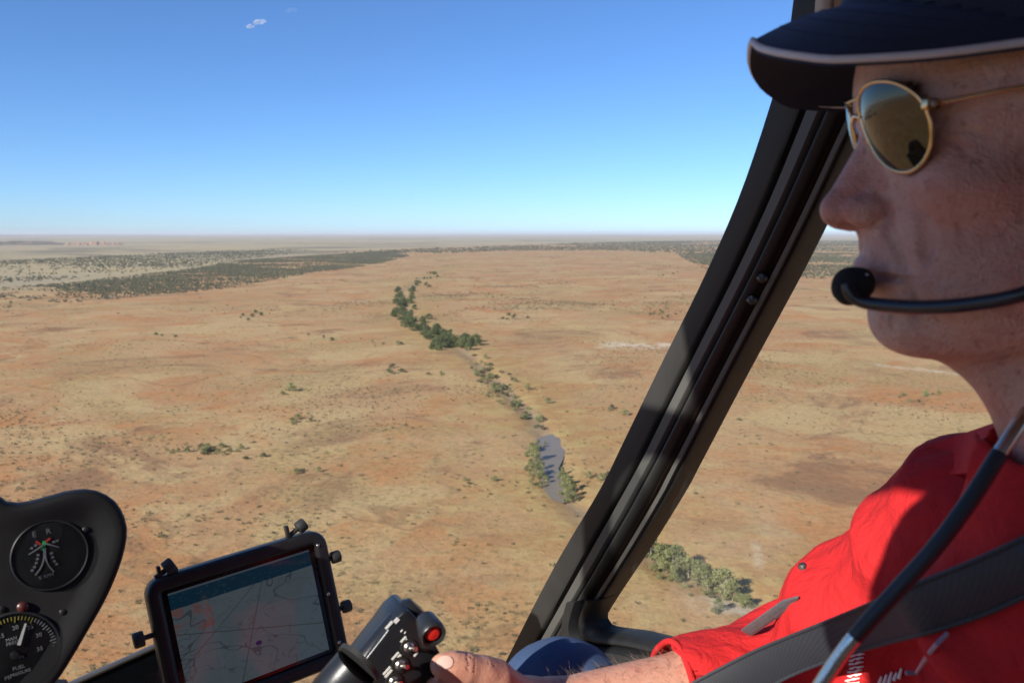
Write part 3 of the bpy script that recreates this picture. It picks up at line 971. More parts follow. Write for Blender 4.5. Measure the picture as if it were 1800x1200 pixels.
pillar_strip('windscreen_frame', [(0.0, 0.0), (0.012, 0.006), (0.03, 0.010), (0.32, 0.011), (0.355, 0.009), (0.37, 0.003)], m_frame)
pillar_strip('pillar_core', [(0.02, -0.008), (0.985, -0.008)], m_rubber, back=-0.03)
pillar_strip('door_post', [(0.455, -0.002), (0.462, 0.012), (0.48, 0.016), (0.60, 0.016), (0.628, 0.013), (0.632, 0.004)], m_frame2)
pillar_strip('door_tube', arc(0.638, 0.80, 0.002, 0.017, 9), m_frame)
pillar_strip('brown_seal', arc(0.800, 0.818, 0.0, 0.006, 5), m_brown)
pillar_strip('window_trim', [(0.872, -0.003), (0.878, 0.006), (0.89, 0.009), (0.94, 0.008), (0.95, 0.002)], m_frame2, hi=47)
pillar_strip('window_gasket', arc(0.955, 1.0, -0.004, 0.005, 7), m_rubber, hi=48)
for (px, py) in ((1354, 488), (1336, 526)):
    o = Pr(px, py, 0.742); ax = (R3[20] - L3[20]); ax /= np.linalg.norm(ax)
    part('fastener', lathe_vf([(0.0, 0.0), (0.0030, 0.0), (0.0030, 0.012), (0.0048, 0.013), (0.0048, 0.017), (0.003, 0.0186), (0.0, 0.019)], o - inw * 0.002, ax, np.cross(inw, ax), inw, 12), m_black, heli)
    part('fastener', lathe_vf([(0.0, 0.0), (0.0022, 0.0), (0.0018, 0.0018), (0.0, 0.0024)], o + inw * 0.0186, ax, np.cross(inw, ax), inw, 10), m_frame2, heli)
o = P(1413, 33, 0.82)
part('screw', lathe_vf([(0.0, 0.0), (0.004, 0.0), (0.0033, 0.002), (0.0, 0.003)], o, HF, HZ, inw, 12), m_steel, heli)

# ---- lower door corner: moulded rubber trim turning along the sill
IN = [(1062, 1052), (1053, 1070), (1049, 1086), (1053, 1100), (1066, 1107), (1092, 1111), (1130, 1117), (1210, 1138), (1330, 1172), (1460, 1212), (1700, 1290), (2100, 1420)]
OUT1 = [(1034, 1050), (1027, 1072), (1022, 1096), (1030, 1120), (1052, 1130), (1086, 1133), (1126, 1139), (1204, 1160), (1322, 1195), (1452, 1236), (1690, 1316), (2080, 1450)]
OUT2 = [(1012, 1052), (1007, 1070), (1003, 1104), (1010, 1140), (1040, 1158), (1082, 1163), (1122, 1170), (1196, 1190), (1314, 1226), (1444, 1268), (1680, 1350), (2060, 1490)]
I3 = spline([Pr(x, y, 0.742) for x, y in IN], 70); O1 = spline([Pr(x, y, 0.737) for x, y in OUT1], 70); O2 = spline([Pr(x, y, 0.737) for x, y in OUT2], 70)


def trim_strip(name, A, B, prof, mat, back=-0.02):
    rings = []
    for i in range(len(A)):
        ring = [A[i] + (B[i] - A[i]) * f_ + inw * o_ for f_, o_ in prof]
        ring += [B[i] + inw * back, A[i] + inw * back]
        rings.append(ring)
    return part(name, sweep_rings(rings), mat, heli, 0.0, True, angle=60)


trim_strip('sill_gasket', I3, O1, arc(0.0, 1.0, -0.002, 0.016, 9), m_rubber)
trim_strip('sill_trim', O1, O2, [(0.0, 0.004), (0.08, 0.014), (0.2, 0.020), (0.75, 0.022), (0.92, 0.016), (1.0, 0.004)], m_black)
# lower door skin, from the trim down to the floor
rings = [[O2[i] + inw * 0.006, O2[i] + inw * 0.01 + np.array([0, 0, -0.05]), np.array([O2[i][0], O2[i][1], 99.02]) + inw * 0.01, np.array([O2[i][0], O2[i][1], 99.02]) - inw * 0.03, O2[i] - inw * 0.03] for i in range(70)]
part('door_panel', sweep_rings(rings), m_cabin, heli)
# window pane in the door
pane = [Pr(x, y, 0.756) for x, y in ((1640, -60), (1560, 125), (1438, 370), (1287, 661), (1121, 965), (1050, 1075), (1045, 1120), (1130, 1140), (1330, 1195), (1700, 1310), (2100, 1440), (2500, 1200), (2500, 300), (2300, -120))]
part('door_window', (pane, [tuple(range(len(pane)))]), m_glass2, heli)

# ---- bubble windscreen: bulges ahead of the pillar line
hz_ = sorted([(float((p - EYE) @ HZ), float((p - EYE) @ HF)) for p in L3])
zz_ = [a for a, _ in hz_]; hh_ = [b_ for _, b_ in hz_]
NV, NU = 26, 34
v = []
for j in range(NV):
    z_ = -0.80 + (0.33 + 0.80) * j / (NV - 1)
    he = float(np.interp(z_, zz_, hh_))
    for i in range(NU):
        t = -1 + 2 * i / (NU - 1)
        r_ = 0.1475 + 0.5945 * t
        v.append(H(he + 0.30 * (1 - t * t) * (1.0 - 0.45 * max(0.0, z_ / 0.33)), r_, z_))
f = [(j * NU + i, j * NU + i + 1, (j + 1) * NU + i + 1, (j + 1) * NU + i) for j in range(NV - 1) for i in range(NU - 1)]
part('windscreen', (v, f), m_glass, heli)

# ---- roof, left door, rear bulkhead, floor
def sheet(name, grid, thick, nrm, mat):
    rings = []
    n = len(grid); m = len(grid[0])
    top = [p for row in grid for p in row]; bot = [p + nrm * thick for p in top]
    v = top + bot; k = n * m; f = []
    for i in range(n - 1):
        for j in range(m - 1):
            a = i * m + j
            f += [(a, a + 1, a + m + 1, a + m), (k + a + m, k + a + m + 1, k + a + 1, k + a)]
    for i in range(n - 1):
        f += [(i * m, (i + 1) * m, k + (i + 1) * m, k + i * m), (i * m + m - 1, k + i * m + m - 1, k + (i + 1) * m + m - 1, (i + 1) * m + m - 1)]
    for j in range(m - 1):
        f += [(j, k + j, k + j + 1, j + 1), ((n - 1) * m + j, (n - 1) * m + j + 1, k + (n - 1) * m + j + 1, k + (n - 1) * m + j)]
    return part(name, (v, f), mat, heli)


RL, RR = -0.44, 0.745
LEFT_TOP = 0.425
def roof_z(r_):
    t = (r_ - RL) / (RR - RL)
    return np.interp(t, [0, .12, .3, .55, .8, .93, 1.0], [LEFT_TOP, .46, .48, .47, .43, .34, .235])


def roof_front(r_):
    t = (r_ - RL) / (RR - RL)
    return np.interp(t, [0, .2, .5, .8, 1.0], [0.42, 0.50, 0.56, 0.50, 0.47])


rs = np.linspace(RL, RR, 22)
sheet('cabin_roof', [[H(roof_front(r_) + (-1.35 - roof_front(r_)) * s, r_, float(roof_z(r_))) for r_ in rs] for s in np.linspace(0, 1, 6)], 0.03, HZ, m_liner)
part('headlining_piping', pipe([H(roof_front(r_) + 0.004, r_, float(roof_z(r_)) + 0.012) for r_ in rs], 0.017, 10), m_piping, heli)
# upper right door rail down from the roof edge, tan like the lining
rail = [[H(h_, RR + 0.002, 0.24), H(h_, RR - 0.02, 0.215), H(h_, RR - 0.018, 0.165), H(h_, RR + 0.02, 0.155), H(h_, RR + 0.03, 0.24)] for h_ in np.linspace(0.475, -0.9, 12)]
part('door_rail', sweep_rings(rail), m_liner, heli)
part('rail_piping', pipe([H(0.486, RR - 0.012, 0.26), H(0.488, RR - 0.014, 0.20), H(0.486, RR - 0.008, 0.148)], 0.009, 10, 14), m_piping, heli)
# left door: frame round a big window opening, its pane, lower panel
def left_door():
    h0, h1 = -0.98, 0.62
    z0, z1 = -1.03, LEFT_TOP
    wh0, wh1, wz0, wz1 = LW
    rr = 0.10
    inner = []
    for cx, cz, a0 in ((wh1 - rr, wz1 - rr, 0), (wh0 + rr, wz1 - rr, 90), (wh0 + rr, wz0 + rr, 180), (wh1 - rr, wz0 + rr, 270)):
        for k in range(9):
            a = R(a0 + 90 * k / 8)
            inner.append((cx + rr * math.cos(a), cz + rr * math.sin(a)))
    # outer outline sampled by the same angles
    outer = []
    c_ = ((wh0 + wh1) / 2, (wz0 + wz1) / 2)
    for x, z_ in inner:
        dx, dz = x - c_[0], z_ - c_[1]
        t = min((h1 - c_[0]) / dx if dx > 1e-6 else 1e9, (h0 - c_[0]) / dx if dx < -1e-6 else 1e9, (z1 - c_[1]) / dz if dz > 1e-6 else 1e9, (z0 - c_[1]) / dz if dz < -1e-6 else 1e9)
        outer.append((c_[0] + dx * t, c_[1] + dz * t))
    n = len(inner); v = []
    for ring in (outer, inner):
        for off in (0.0, -0.03):
            v += [H(a, RL + off, b_) for a, b_ in ring]
    f = []
    for i in range(n):
        j = (i + 1) % n
        f += [(i, j, n + j, n + i), (2 * n + j, 2 * n + i, 3 * n + i, 3 * n + j), (n + i, n + j, 3 * n + j, 3 * n + i), (j, i, 2 * n + i, 2 * n + j)]
    part('left_door', (v, f), m_cabin, heli)
    part('door_window', ([H(a, RL - 0.015, b_) for a, b_ in inner], [tuple(range(n))]), m_glass2, heli)


LW = (-0.24, 0.57, -0.18, 0.385)  # opening shaped for the light: sun on shirt and hand, shade on the face
left_door()
fseat = empty('passenger_seat', tuple(H(-0.1, -0.14, -1.0)), label='unseen grey passenger seat with an added block shading the red shirt', category='seat')
m_seat = simple_mat('grey_upholstery', (0.10, 0.095, 0.09), 0.85, var=0.2, vscale=20)
part('shade_block', box_vf(H(0.085, -0.14, 0.115), HF, HR, HZ, 0.25, 0.24, 0.17), m_seat, fseat, 0.075, seg=6)  # added out of view to cast the rounded shadow on the pilot's shirt
part('backrest', box_vf(H(-0.09, -0.14, -0.40), HF, HR, HZ, 0.11, 0.34, 0.60), m_seat, fseat, 0.03, seg=3)
part('seat_base', box_vf(H(0.14, -0.14, -0.80), HF, HR, HZ, 0.46, 0.40, 0.16), m_seat, fseat, 0.03, seg=3)
part('shade_block_stem', pipe([H(0.02, -0.14, 0.06), H(-0.06, -0.14, -0.12)], 0.012, 10), m_black, fseat)
sheet('rear_bulkhead', [[H(-1.3, r_, z_) for r_ in np.linspace(RL - .02, RR + .02, 4)] for z_ in (-1.03, -0.3, 0.42)], -0.03, HF, m_cabin)
sheet('cabin_floor', [[H(h_, r_, -1.0) for r_ in np.linspace(RL - .02, RR + .02, 4)] for h_ in (-1.3, 0.0, 0.62)], -0.04, HZ, m_cabin)
# ================================================================== INSTRUMENT CONSOLE, TABLET, PHONE, CYCLIC
TAB_C = EYE + np.array([-0.312, 0.9721, -0.4624])
TX = np.array([0.8296, 0.549, 0.1021]); TY = np.array([-0.2016, 0.124, 0.9716]); TZ = np.array([0.5207, -0.8266, 0.2135])


def on_plane(px, py, o, n):
    d = _F + (px - 900.0) / FPX * _X + (600.0 - py) / FPX * _U
    return EYE + d * (float((o - EYE) @ n) / float(d @ n))


def pose_from(px, py, depth, roll=0.0):
    o = P(px, py, depth)
    x = TX * math.cos(roll) + TY * math.sin(roll); y = -TX * math.sin(roll) + TY * math.cos(roll)
    return o, x, y, TZ


# ---- console
con_o, cx_, cy_, cz_ = pose_from(85, 975, 0.74)
console = empty('instrument_console', tuple(P(0, 1300, 0.76)), label='black moulded instrument console with round dials', category='instrument console')
outl_px = [(225, 945), (222, 912), (203, 880), (168, 862), (125, 864), (80, 876), (42, 885), (15, 884), (2, 876), (-14, 864), (-60, 850), (-160, 842), (-260, 860), (-320, 930), (-320, 1180), (-200, 1400), (0, 1400), (60, 1250), (105, 1195), (152, 1118), (190, 1050), (214, 992)]
ow = [on_plane(x, y, con_o, cz_) for x, y in outl_px]
ol = spline([((p - con_o) @ cx_, (p - con_o) @ cy_) for p in ow], 90, closed=True)
# soft moulded hood: rings from the back, swelling round the lip, then dipping to the recessed face
cen = ol.mean(0)
nrm2 = np.zeros_like(ol)
tg = np.roll(ol, -1, 0) - np.roll(ol, 1, 0)
nrm2[:, 0], nrm2[:, 1] = tg[:, 1], -tg[:, 0]
nrm2 /= np.linalg.norm(nrm2, axis=1)[:, None]
if np.sum(nrm2 * (ol - cen)) < 0:
    nrm2 = -nrm2
rings = []
for inset, z_ in ((0.012, -0.16), (0.004, -0.09), (0.0, -0.03), (0.0, -0.008), (0.0008, -0.004), (0.002, -0.0015), (0.004, -0.0003), (0.007, 0.0), (0.012, -0.0008), (0.018, -0.0026), (0.024, -0.0042), (0.028, -0.005)):
    rr = ol - nrm2 * inset
    rings.append([con_o + cx_ * a + cy_ * b_ + cz_ * z_ for a, b_ in rr])
part('console_shell', sweep_rings(rings), m_panel, console, 0.0, True, angle=70)
FACE = -0.0048


def dial_obj(name, vf, mat, par, bev=0.0):
    return sub(name, vf, mat, par, console, bev)


m_grip = None
m_dial = simple_mat('dial_face', (0.006, 0.006, 0.007), 0.35, var=0.2)
m_grey_mark = simple_mat('grey_dial_marking', (0.10, 0.10, 0.12), 0.6, var=0.1)
m_gmark = simple_mat('white_dial_marking', (0.24, 0.24, 0.26), 0.6, var=0.15)
m_green = simple_mat('green_dial_marking', (0.02, 0.22, 0.07), 0.5, var=0.1)
m_redm = simple_mat('red_dial_marking', (0.28, 0.02, 0.015), 0.5, var=0.1)
m_yellow = simple_mat('yellow_dial_marking', (0.30, 0.25, 0.05), 0.5, var=0.1)
m_dglass = glass_mat('dial_glass', 0.004)


def fc(o, a, b_, z_=0.0):
    return o + cx_ * a + cy_ * b_ + cz_ * z_


def flat_poly(o, pts, z_):
    return ([fc(o, a, b_, z_) for a, b_ in pts], [tuple(range(len(pts)))])


def bar2(o, x0, y0, x1, y1, w, z_, w2=None):
    d = np.array([x1 - x0, y1 - y0]); d /= np.linalg.norm(d); n_ = np.array([-d[1], d[0]])
    w2 = w if w2 is None else w2
    pts = [(x0 + n_[0] * w, y0 + n_[1] * w), (x0 - n_[0] * w, y0 - n_[1] * w), (x1 - n_[0] * w2, y1 - n_[1] * w2), (x1 + n_[0] * w2, y1 + n_[1] * w2)]
    v = [fc(o, a, b_, z_) for a, b_ in pts] + [fc(o, a, b_, z_ + 0.0006) for a, b_ in pts]
    return v, [(3, 2, 1, 0), (4, 5, 6, 7), (0, 1, 5, 4), (1, 2, 6, 5), (2, 3, 7, 6), (3, 0, 4, 7)]


def merge_vf(lst):
    v = []; f = []
    for vv, ff in lst:
        o_ = len(v); v += list(vv); f += [tuple(i + o_ for i in q) for q in ff]
    return v, f


def text_part(txt, size, world, ax, ay, az, mat, parent, root, name='lettering', align='CENTER'):
    cu = bpy.data.curves.new(name, 'FONT')
    cu.body = txt; cu.size = size; cu.align_x = align; cu.align_y = 'CENTER'; cu.extrude = size * 0.02; cu.resolution_u = 2
    tmp = bpy.data.objects.new('tmp', cu); COL.objects.link(tmp)
    dg = bpy.context.evaluated_depsgraph_get()
    me = bpy.data.meshes.new_from_object(tmp.evaluated_get(dg))
    bpy.data.objects.remove(tmp)
    M = Matrix((( *[float(c) for c in (ax[0], ay[0], az[0])], 0), (ax[1], ay[1], az[1], 0), (ax[2], ay[2], az[2], 0), (0, 0, 0, 1)))
    me.transform(M)
    me.transform(Matrix.Translation(Vector(world) - Vector(root.location)))
    me.materials.clear(); me.materials.append(mat)
    return link(name, me, None, parent)


def ring_bezel(o, rad, mat, parent_name):
    g = part(parent_name, lathe_vf([(rad * 1.07, -0.002), (rad * 1.07, 0.0012), (rad * 1.04, 0.0022), (rad * 1.01, 0.0018), (rad, 0.001), (rad, -0.002)], o, cx_, cy_, cz_, 40), mat, console)
    return g


# twin-needle engine / rotor tachometer
t_o = on_plane(88, 975, con_o + cz_ * FACE, cz_)
RT = 0.0285
tach = ring_bezel(t_o, RT, m_black, 'tachometer')
dial_obj('dial_face', lathe_vf([(0.0, 0.0008), (RT * 0.99, 0.0008), (RT * 0.99, -0.002)], t_o, cx_, cy_, cz_, 40), m_dial, tach)
us = 0.74 / FPX                               # metres per photograph pixel here


def tp(px, py):
    q = on_plane(px, py, t_o, cz_) - t_o
    return float(q @ cx_), float(q @ cy_)


lines = []
for pts in ([(77, 962), (77, 980), (72, 996), (62, 1010)], [(79, 962), (80, 980), (86, 994), (95, 1004)]):
    q = spline([tp(*p) for p in pts], 12)
    for a, b_ in zip(q[:-1], q[1:]):
        lines.append(bar2(t_o, a[0], a[1], b_[0], b_[1], 0.0006, 0.0012))
dial_obj('scale_arc', merge_vf(lines), m_grey_mark, tach)
ticks = []
for (x0, y0) in ((64, 975), (63, 982), (61, 989), (58, 996), (54, 1002), (88, 972), (90, 979), (93, 986), (97, 991), (60, 958), (53, 963), (92, 952), (98, 950)):
    a = tp(x0, y0); b2 = tp(x0 + 5, y0 - 1)
    ticks.append(bar2(t_o, a[0], a[1], b2[0], b2[1], 0.0009, 0.0012))
dial_obj('scale_ticks', merge_vf(ticks), m_grey_mark, tach)
a, b2 = tp(50, 974), tp(74, 958); dial_obj('needle', bar2(t_o, a[0], a[1], b2[0], b2[1], 0.0004, 0.0022, 0.0008), m_grey_mark, tach)
a, b2 = tp(104, 961), tp(80, 954); dial_obj('needle', bar2(t_o, a[0], a[1], b2[0], b2[1], 0.0004, 0.0022, 0.0008), m_grey_mark, tach)
a, b2 = tp(74, 966), tp(78, 950); dial_obj('green_arc', bar2(t_o, a[0], a[1], b2[0], b2[1], 0.0014, 0.0014), m_green, tach)
a, b2 = tp(79, 952), tp(88, 945); c1 = tp(63, 951); c2 = tp(71, 956)
dial_obj('red_arc', merge_vf([bar2(t_o, a[0], a[1], b2[0], b2[1], 0.0009, 0.0014), bar2(t_o, c1[0], c1[1], c2[0], c2[1], 0.0009, 0.0014)]), m_redm, tach)
for ch, (px, py) in (('E', (60, 939)), ('R', (85, 933))):
    q = tp(px, py); text_part(ch, 0.0068, fc(t_o, q[0], q[1], 0.0014), cx_, cy_, cz_, m_grey_mark, tach, console)
q = tp(81, 1012); text_part('% RPM', 0.0042, fc(t_o, q[0], q[1], 0.0014), cx_, cy_, cz_, m_grey_mark, tach, console)

# manifold pressure gauge below
g_o = on_plane(26, 1150, con_o + cz_ * FACE, cz_)
RG = 0.0335
gau = ring_bezel(g_o, RG, m_black, 'pressure_gauge')
dial_obj('dial_face', lathe_vf([(0.0, 0.0008), (RG * 0.99, 0.0008), (RG * 0.99, -0.002)], g_o, cx_, cy_, cz_, 40), m_dial, gau)
tk = []; ty = []
for k in range(46):
    a = R(205 - k * 5.0)
    l_ = 0.0032 if k % 5 else 0.0048
    bb = bar2(g_o, RG * .95 * math.cos(a), RG * .95 * math.sin(a), (RG * .95 - l_) * math.cos(a), (RG * .95 - l_) * math.sin(a), 0.0003, 0.0012)
    (ty if 19 <= k <= 30 else tk).append(bb)
dial_obj('scale_ticks', merge_vf(tk), m_gmark, gau)
dial_obj('yellow_arc', merge_vf(ty), m_yellow, gau)


def gp(px, py):
    q = on_plane(px, py, g_o, cz_) - g_o
    return float(q @ cx_), float(q @ cy_)


for txt, (px, py), s in (('15', (2, 1117), .006), ('20', (27, 1102), .006), ('25', (53, 1101), .006), ('30', (68, 1115), .006), ('35', (70, 1139), .006), ('MAN', (20, 1122), .0046), ('PRESS', (22, 1129), .0046),
                         ('IN', (37, 1153), .005), ('FUEL', (33, 1172), .0052), ('PRESSURE', (36, 1181), .0044), ('PSI', (14, 1190), .005)):
    q = gp(px, py); text_part(txt, s * 0.82, fc(g_o, q[0], q[1], 0.0014), cx_, cy_, cz_, m_gmark, gau, console)
a, b2 = gp(33, 1132), gp(45, 1094); dial_obj('needle', bar2(g_o, a[0], a[1], b2[0], b2[1], 0.0013, 0.0024, 0.0007), m_white, gau)
dial_obj('needle_hub', lathe_vf([(0.0035, 0.001), (0.003, 0.003), (0, 0.0034)], g_o, cx_, cy_, cz_, 16), m_black, gau)
for o_g, r_g, g_p in ((t_o, RT, tach), (g_o, RG, gau)):
    dial_obj('dial_glass', lathe_vf([(r_g * 1.0, 0.0030), (r_g * 0.97, 0.0046), (r_g * 0.85, 0.0062), (r_g * 0.6, 0.0078), (r_g * 0.3, 0.0087), (0.0001, 0.0090)], o_g, cx_, cy_, cz_, 40), m_dglass, g_p)
w_o = on_plane(40, 1066, con_o + cz_ * FACE, cz_)
part('warning_light', lathe_vf([(0.0045, -0.001), (0.0045, 0.002), (0.003, 0.0034), (0, 0.0038)], w_o, cx_, cy_, cz_, 16), simple_mat('dark_red_lens', (0.06, 0.012, 0.010), 0.35), console)
for (px, py) in ((2, 1070), (150, 930), (110, 1075), (-60, 900)):
    s_o = on_plane(px, py, con_o + cz_ * FACE, cz_)
    part('screw', lathe_vf([(0.0026, -0.001), (0.0026, 0.0008), (0.0018, 0.0014), (0, 0.0015)], s_o, cx_, cy_, cz_, 12), m_black, console)
part('console_post', box_vf(con_o - cz_ * 0.09 - cx_ * 0.10 - HZ * 0.42, cx_, cz_, HZ, 0.24, 0.12, 0.55), m_panel, console, 0.02)

# ---- tablet in its clamp case
tab = empty('tablet', tuple(TAB_C - TZ * 0.03 - TY * 0.12), label='tablet in thick black clamp case showing a map', category='tablet')
TW, TH = 0.215, 0.170
m_case = simple_mat('black_case', (0.020, 0.020, 0.021), 0.42, var=0.25, vscale=60, bump_s=0.2, bump_scale=1400, bump_d=0.0004)
m_knob = simple_mat('black_rubber_knob', (0.045, 0.045, 0.043), 0.6, var=0.3, vscale=90, bump_s=0.4, bump_scale=900, bump_d=0.0006)
part('case', frame_vf(TW, TH, 0.020, 0.0165, TAB_C, TX, TY, TZ, -0.016, 0.009), m_case, tab, 0.0055, seg=4)
part('case_back', prism_vf(round_rect(TW - .01, TH - .01, 0.016), TAB_C, TX, TY, TZ, -0.0155, -0.006), m_case, tab, 0.002)
part('glass_border', prism_vf(round_rect(TW - .028, TH - .028, 0.006), TAB_C, TX, TY, TZ, -0.0055, 0.0008), simple_mat('black_screen_border', (0.006, 0.006, 0.007), 0.08, var=0.1), tab)

# screen content: a moving map under a dark blue header
m_screen, nt, b = new_mat('map_screen')
uv = nd(nt, 'ShaderNodeUVMap').outputs[0]
sx = nd(nt, 'ShaderNodeSeparateXYZ'); nt.links.new(uv, sx.inputs[0])
U_, V_ = sx.outputs[0], sx.outputs[1]
mapc = mixc(nt, noise(nt, uv, 3.0, 5.0), (0.22, 0.30, 0.37), (0.31, 0.40, 0.47))
redp = mth(nt, 'MULTIPLY', ramp(nt, noise(nt, uv, 5.5, 4.0, 0.6, 0.6), 0.45, 0.55), mth(nt, 'MULTIPLY', mth(nt, 'LESS_THAN', U_, 0.26), mth(nt, 'GREATER_THAN', V_, 0.60)))
mapc = mixc(nt, mth(nt, 'MULTIPLY', redp, 0.7), mapc, (0.50, 0.20, 0.17))
for s, w, col in ((2.2, 0.010, (0.12, 0.15, 0.18)), (3.6, 0.008, (0.16, 0.20, 0.24)), (6.5, 0.010, (0.22, 0.26, 0.30))):
    n_ = noise(nt, uv, s, 2.5, 0.5, 0.7)
    ln = mth(nt, 'LESS_THAN', mth(nt, 'ABSOLUTE', mth(nt, 'SUBTRACT', n_, 0.5)), w * 0.55)
    mapc = mixc(nt, mth(nt, 'MULTIPLY', ln, 0.8), mapc, col)
for (k1, k0, w) in ((0.95, 0.30, 0.004), (-0.35, 0.62, 0.004), (3.2, -1.15, 0.010)):
    ln = mth(nt, 'LESS_THAN', mth(nt, 'ABSOLUTE', mth(nt, 'SUBTRACT', V_, mth(nt, 'ADD', mth(nt, 'MULTIPLY', U_, k1), k0))), w)
    mapc = mixc(nt, ln, mapc, (0.14, 0.16, 0.17))
vx = nd(nt, 'ShaderNodeVectorMath', operation='DISTANCE'); nt.links.new(uv, vx.inputs[0]); vx.inputs[1].default_value = (0.52, 0.30, 0)
mapc = mixc(nt, mth(nt, 'LESS_THAN', vx.outputs['Value'], 0.022), mapc, (0.02, 0.04, 0.28))
hd = mixc(nt, mth(nt, 'GREATER_THAN', noise(nt, uv, 34.0, 1.0), 0.62), (0.015, 0.085, 0.16), (0.04, 0.13, 0.22))
scr = mixc(nt, mth(nt, 'GREATER_THAN', V_, 0.845), mapc, hd)
scr = mixc(nt, mth(nt, 'GREATER_THAN', V_, 0.982), scr, (0.20, 0.26, 0.34))
b.inputs['Base Color'].default_value = (0.004, 0.004, 0.005, 1)
b.inputs['Roughness'].default_value = 0.06
b.inputs['Specular IOR Level'].default_value = 0.28
nt.links.new(scr, b.inputs['Emission Color'])
b.inputs['Emission Strength'].default_value = 0.082
sw, sh = TW - 0.046, TH - 0.043
so = TAB_C + TZ * 0.0013 + TX * 0.000
sv = [so + TX * i * sw / 2 + TY * j * sh / 2 for i, j in ((-1, -1), (1, -1), (1, 1), (-1, 1))]
scr_o = part('screen', (sv, [(0, 1, 2, 3)]), m_screen, tab, 0.0, False)
uvl = scr_o.data.uv_layers.new(name='UVMap')
for li, lp in enumerate(scr_o.data.loops):
    co = np.array(scr_o.data.vertices[lp.vertex_index].co) + np.array(tab.location) - so
    uvl.data[li].uv = (float(co @ TX) / sw + .5, float(co @ TY) / sh + .5)


def tb(px, py, z_=0.009):
    return on_plane(px, py, TAB_C + TZ * z_, TZ)


for (px, py) in ((559, 958), (577, 1043), (596, 1128), (268, 1050), (285, 1160)):
    if px > 400:
        part('screw', lathe_vf([(0.0020, -0.001), (0.0020, 0.0008), (0.0012, 0.0016), (0, 0.0018)], tb(px, py), TX, TY, TZ, 12), m_steel, tab)


def knob(px, py, d, bigger=1.0):
    """Knurled thumb-screw on a short stem reaching out of the case edge along d."""
    o_ = tb(px, py, 0.0)
    a = TZ; c3 = np.cross(d, a)
    k = bigger
    part('clamp_knob', lathe_vf([(0.0, -0.012), (0.003, -0.012), (0.003, 0.001), (0.0072 * k, 0.0012), (0.0078 * k, 0.003), (0.0078 * k, 0.0105), (0.0068 * k, 0.0125), (0, 0.013)], o_, a, c3, d, 16), m_knob, tab)


knob(581, 981, TX); knob(600, 1068, TX)
knob(255, 1120, -TX, 1.15)
knob(522, 930, (TX * 0.8 + TY * 0.35) / np.linalg.norm(TX * 0.8 + TY * 0.35), 1.05)
knob(289, 1003, (TX * 0.8 + TY * 0.35) / np.linalg.norm(TX * 0.8 + TY * 0.35), 1.25)
knob(579, 1180, -TY, 1.1)
for (px, py) in ((505, 936), (280, 1008)):
    o_ = tb(px, py, 0.0)
    part('clamp_bracket', box_vf(o_ + TY * 0.000, TX, TY, TZ, 0.004, 0.018, 0.010), m_case, tab, 0.001)
part('mount_arm', pipe([TAB_C - TZ * 0.016, TAB_C - TZ * 0.05 - TY * 0.03, TAB_C - TZ * 0.05 - TY * 0.16, TAB_C - TZ * 0.06 - TY * 0.40], 0.012, 12, 20), m_black, tab)

# ---- phone beside it
ph_o, px_, py_, pz_ = pose_from(208, 1236, 1.06, R(6))
phone = empty('phone', tuple(ph_o), label='dark phone in a rounded grey case, mounted beside the tablet', category='phone')
part('case', frame_vf(0.150, 0.100, 0.014, 0.006, ph_o, px_, py_, pz_, -0.006, 0.006), simple_mat('grey_phone_case', (0.10, 0.10, 0.105), 0.4, var=0.2), phone, 0.003, seg=3)
part('screen', prism_vf(round_rect(0.138, 0.088, 0.006), ph_o, px_, py_, pz_, -0.004, 0.002), simple_mat('phone_glass', (0.006, 0.007, 0.009), 0.07, var=0.1), phone)
part('case_back', prism_vf(round_rect(0.147, 0.097, 0.012), ph_o, px_, py_, pz_, -0.0095, -0.0045), m_case, phone, 0.001)
part('mount_arm', pipe([ph_o - pz_ * 0.009, ph_o - pz_ * 0.05, ph_o - pz_ * 0.06 - py_ * 0.2], 0.010, 12, 14), m_black, phone)

# ---- cyclic control head
CU = np.array([0.66, 0.45, 0.69]); CU = _X * 0.66 + _U * 0.69 + _F * 0.22; CU /= np.linalg.norm(CU)
CV = _X * 0.53 - _U * 0.80 + _F * 0.28; CV -= CU * (CV @ CU); CV /= np.linalg.norm(CV)
CN = np.cross(CU, CV)
if CN @ _F > 0:
    CN = -CN
cyc_o = P(688, 1148, 0.66)
cyc = empty('cyclic_control', tuple(P(700, 1400, 0.70)), label='black cyclic control head with toggle switches and red button', category='control stick')


def cy(px, py, z_=0.0):
    return on_plane(px, py, cyc_o + CN * z_, CN)


def cyl(px, py):
    q = cy(px, py) - cyc_o
    return float(q @ CU), float(q @ CV)


m_ctl = simple_mat('black_satin_control', (0.013, 0.014, 0.017), 0.32, var=0.3, vscale=60, bump_s=0.2, bump_scale=900, bump_d=0.0004)
ed = [cyl(*p) for p in ((604, 1232), (682, 1106), (702, 1082), (716, 1072), (732, 1086), (764, 1130), (778, 1160), (770, 1176), (724, 1240), (690, 1300))]
part('switch_box', prism_vf(spline(ed, 60, closed=True), cyc_o, CU, CV, CN, -0.040, 0.0), m_ctl, cyc, 0.003, seg=3)
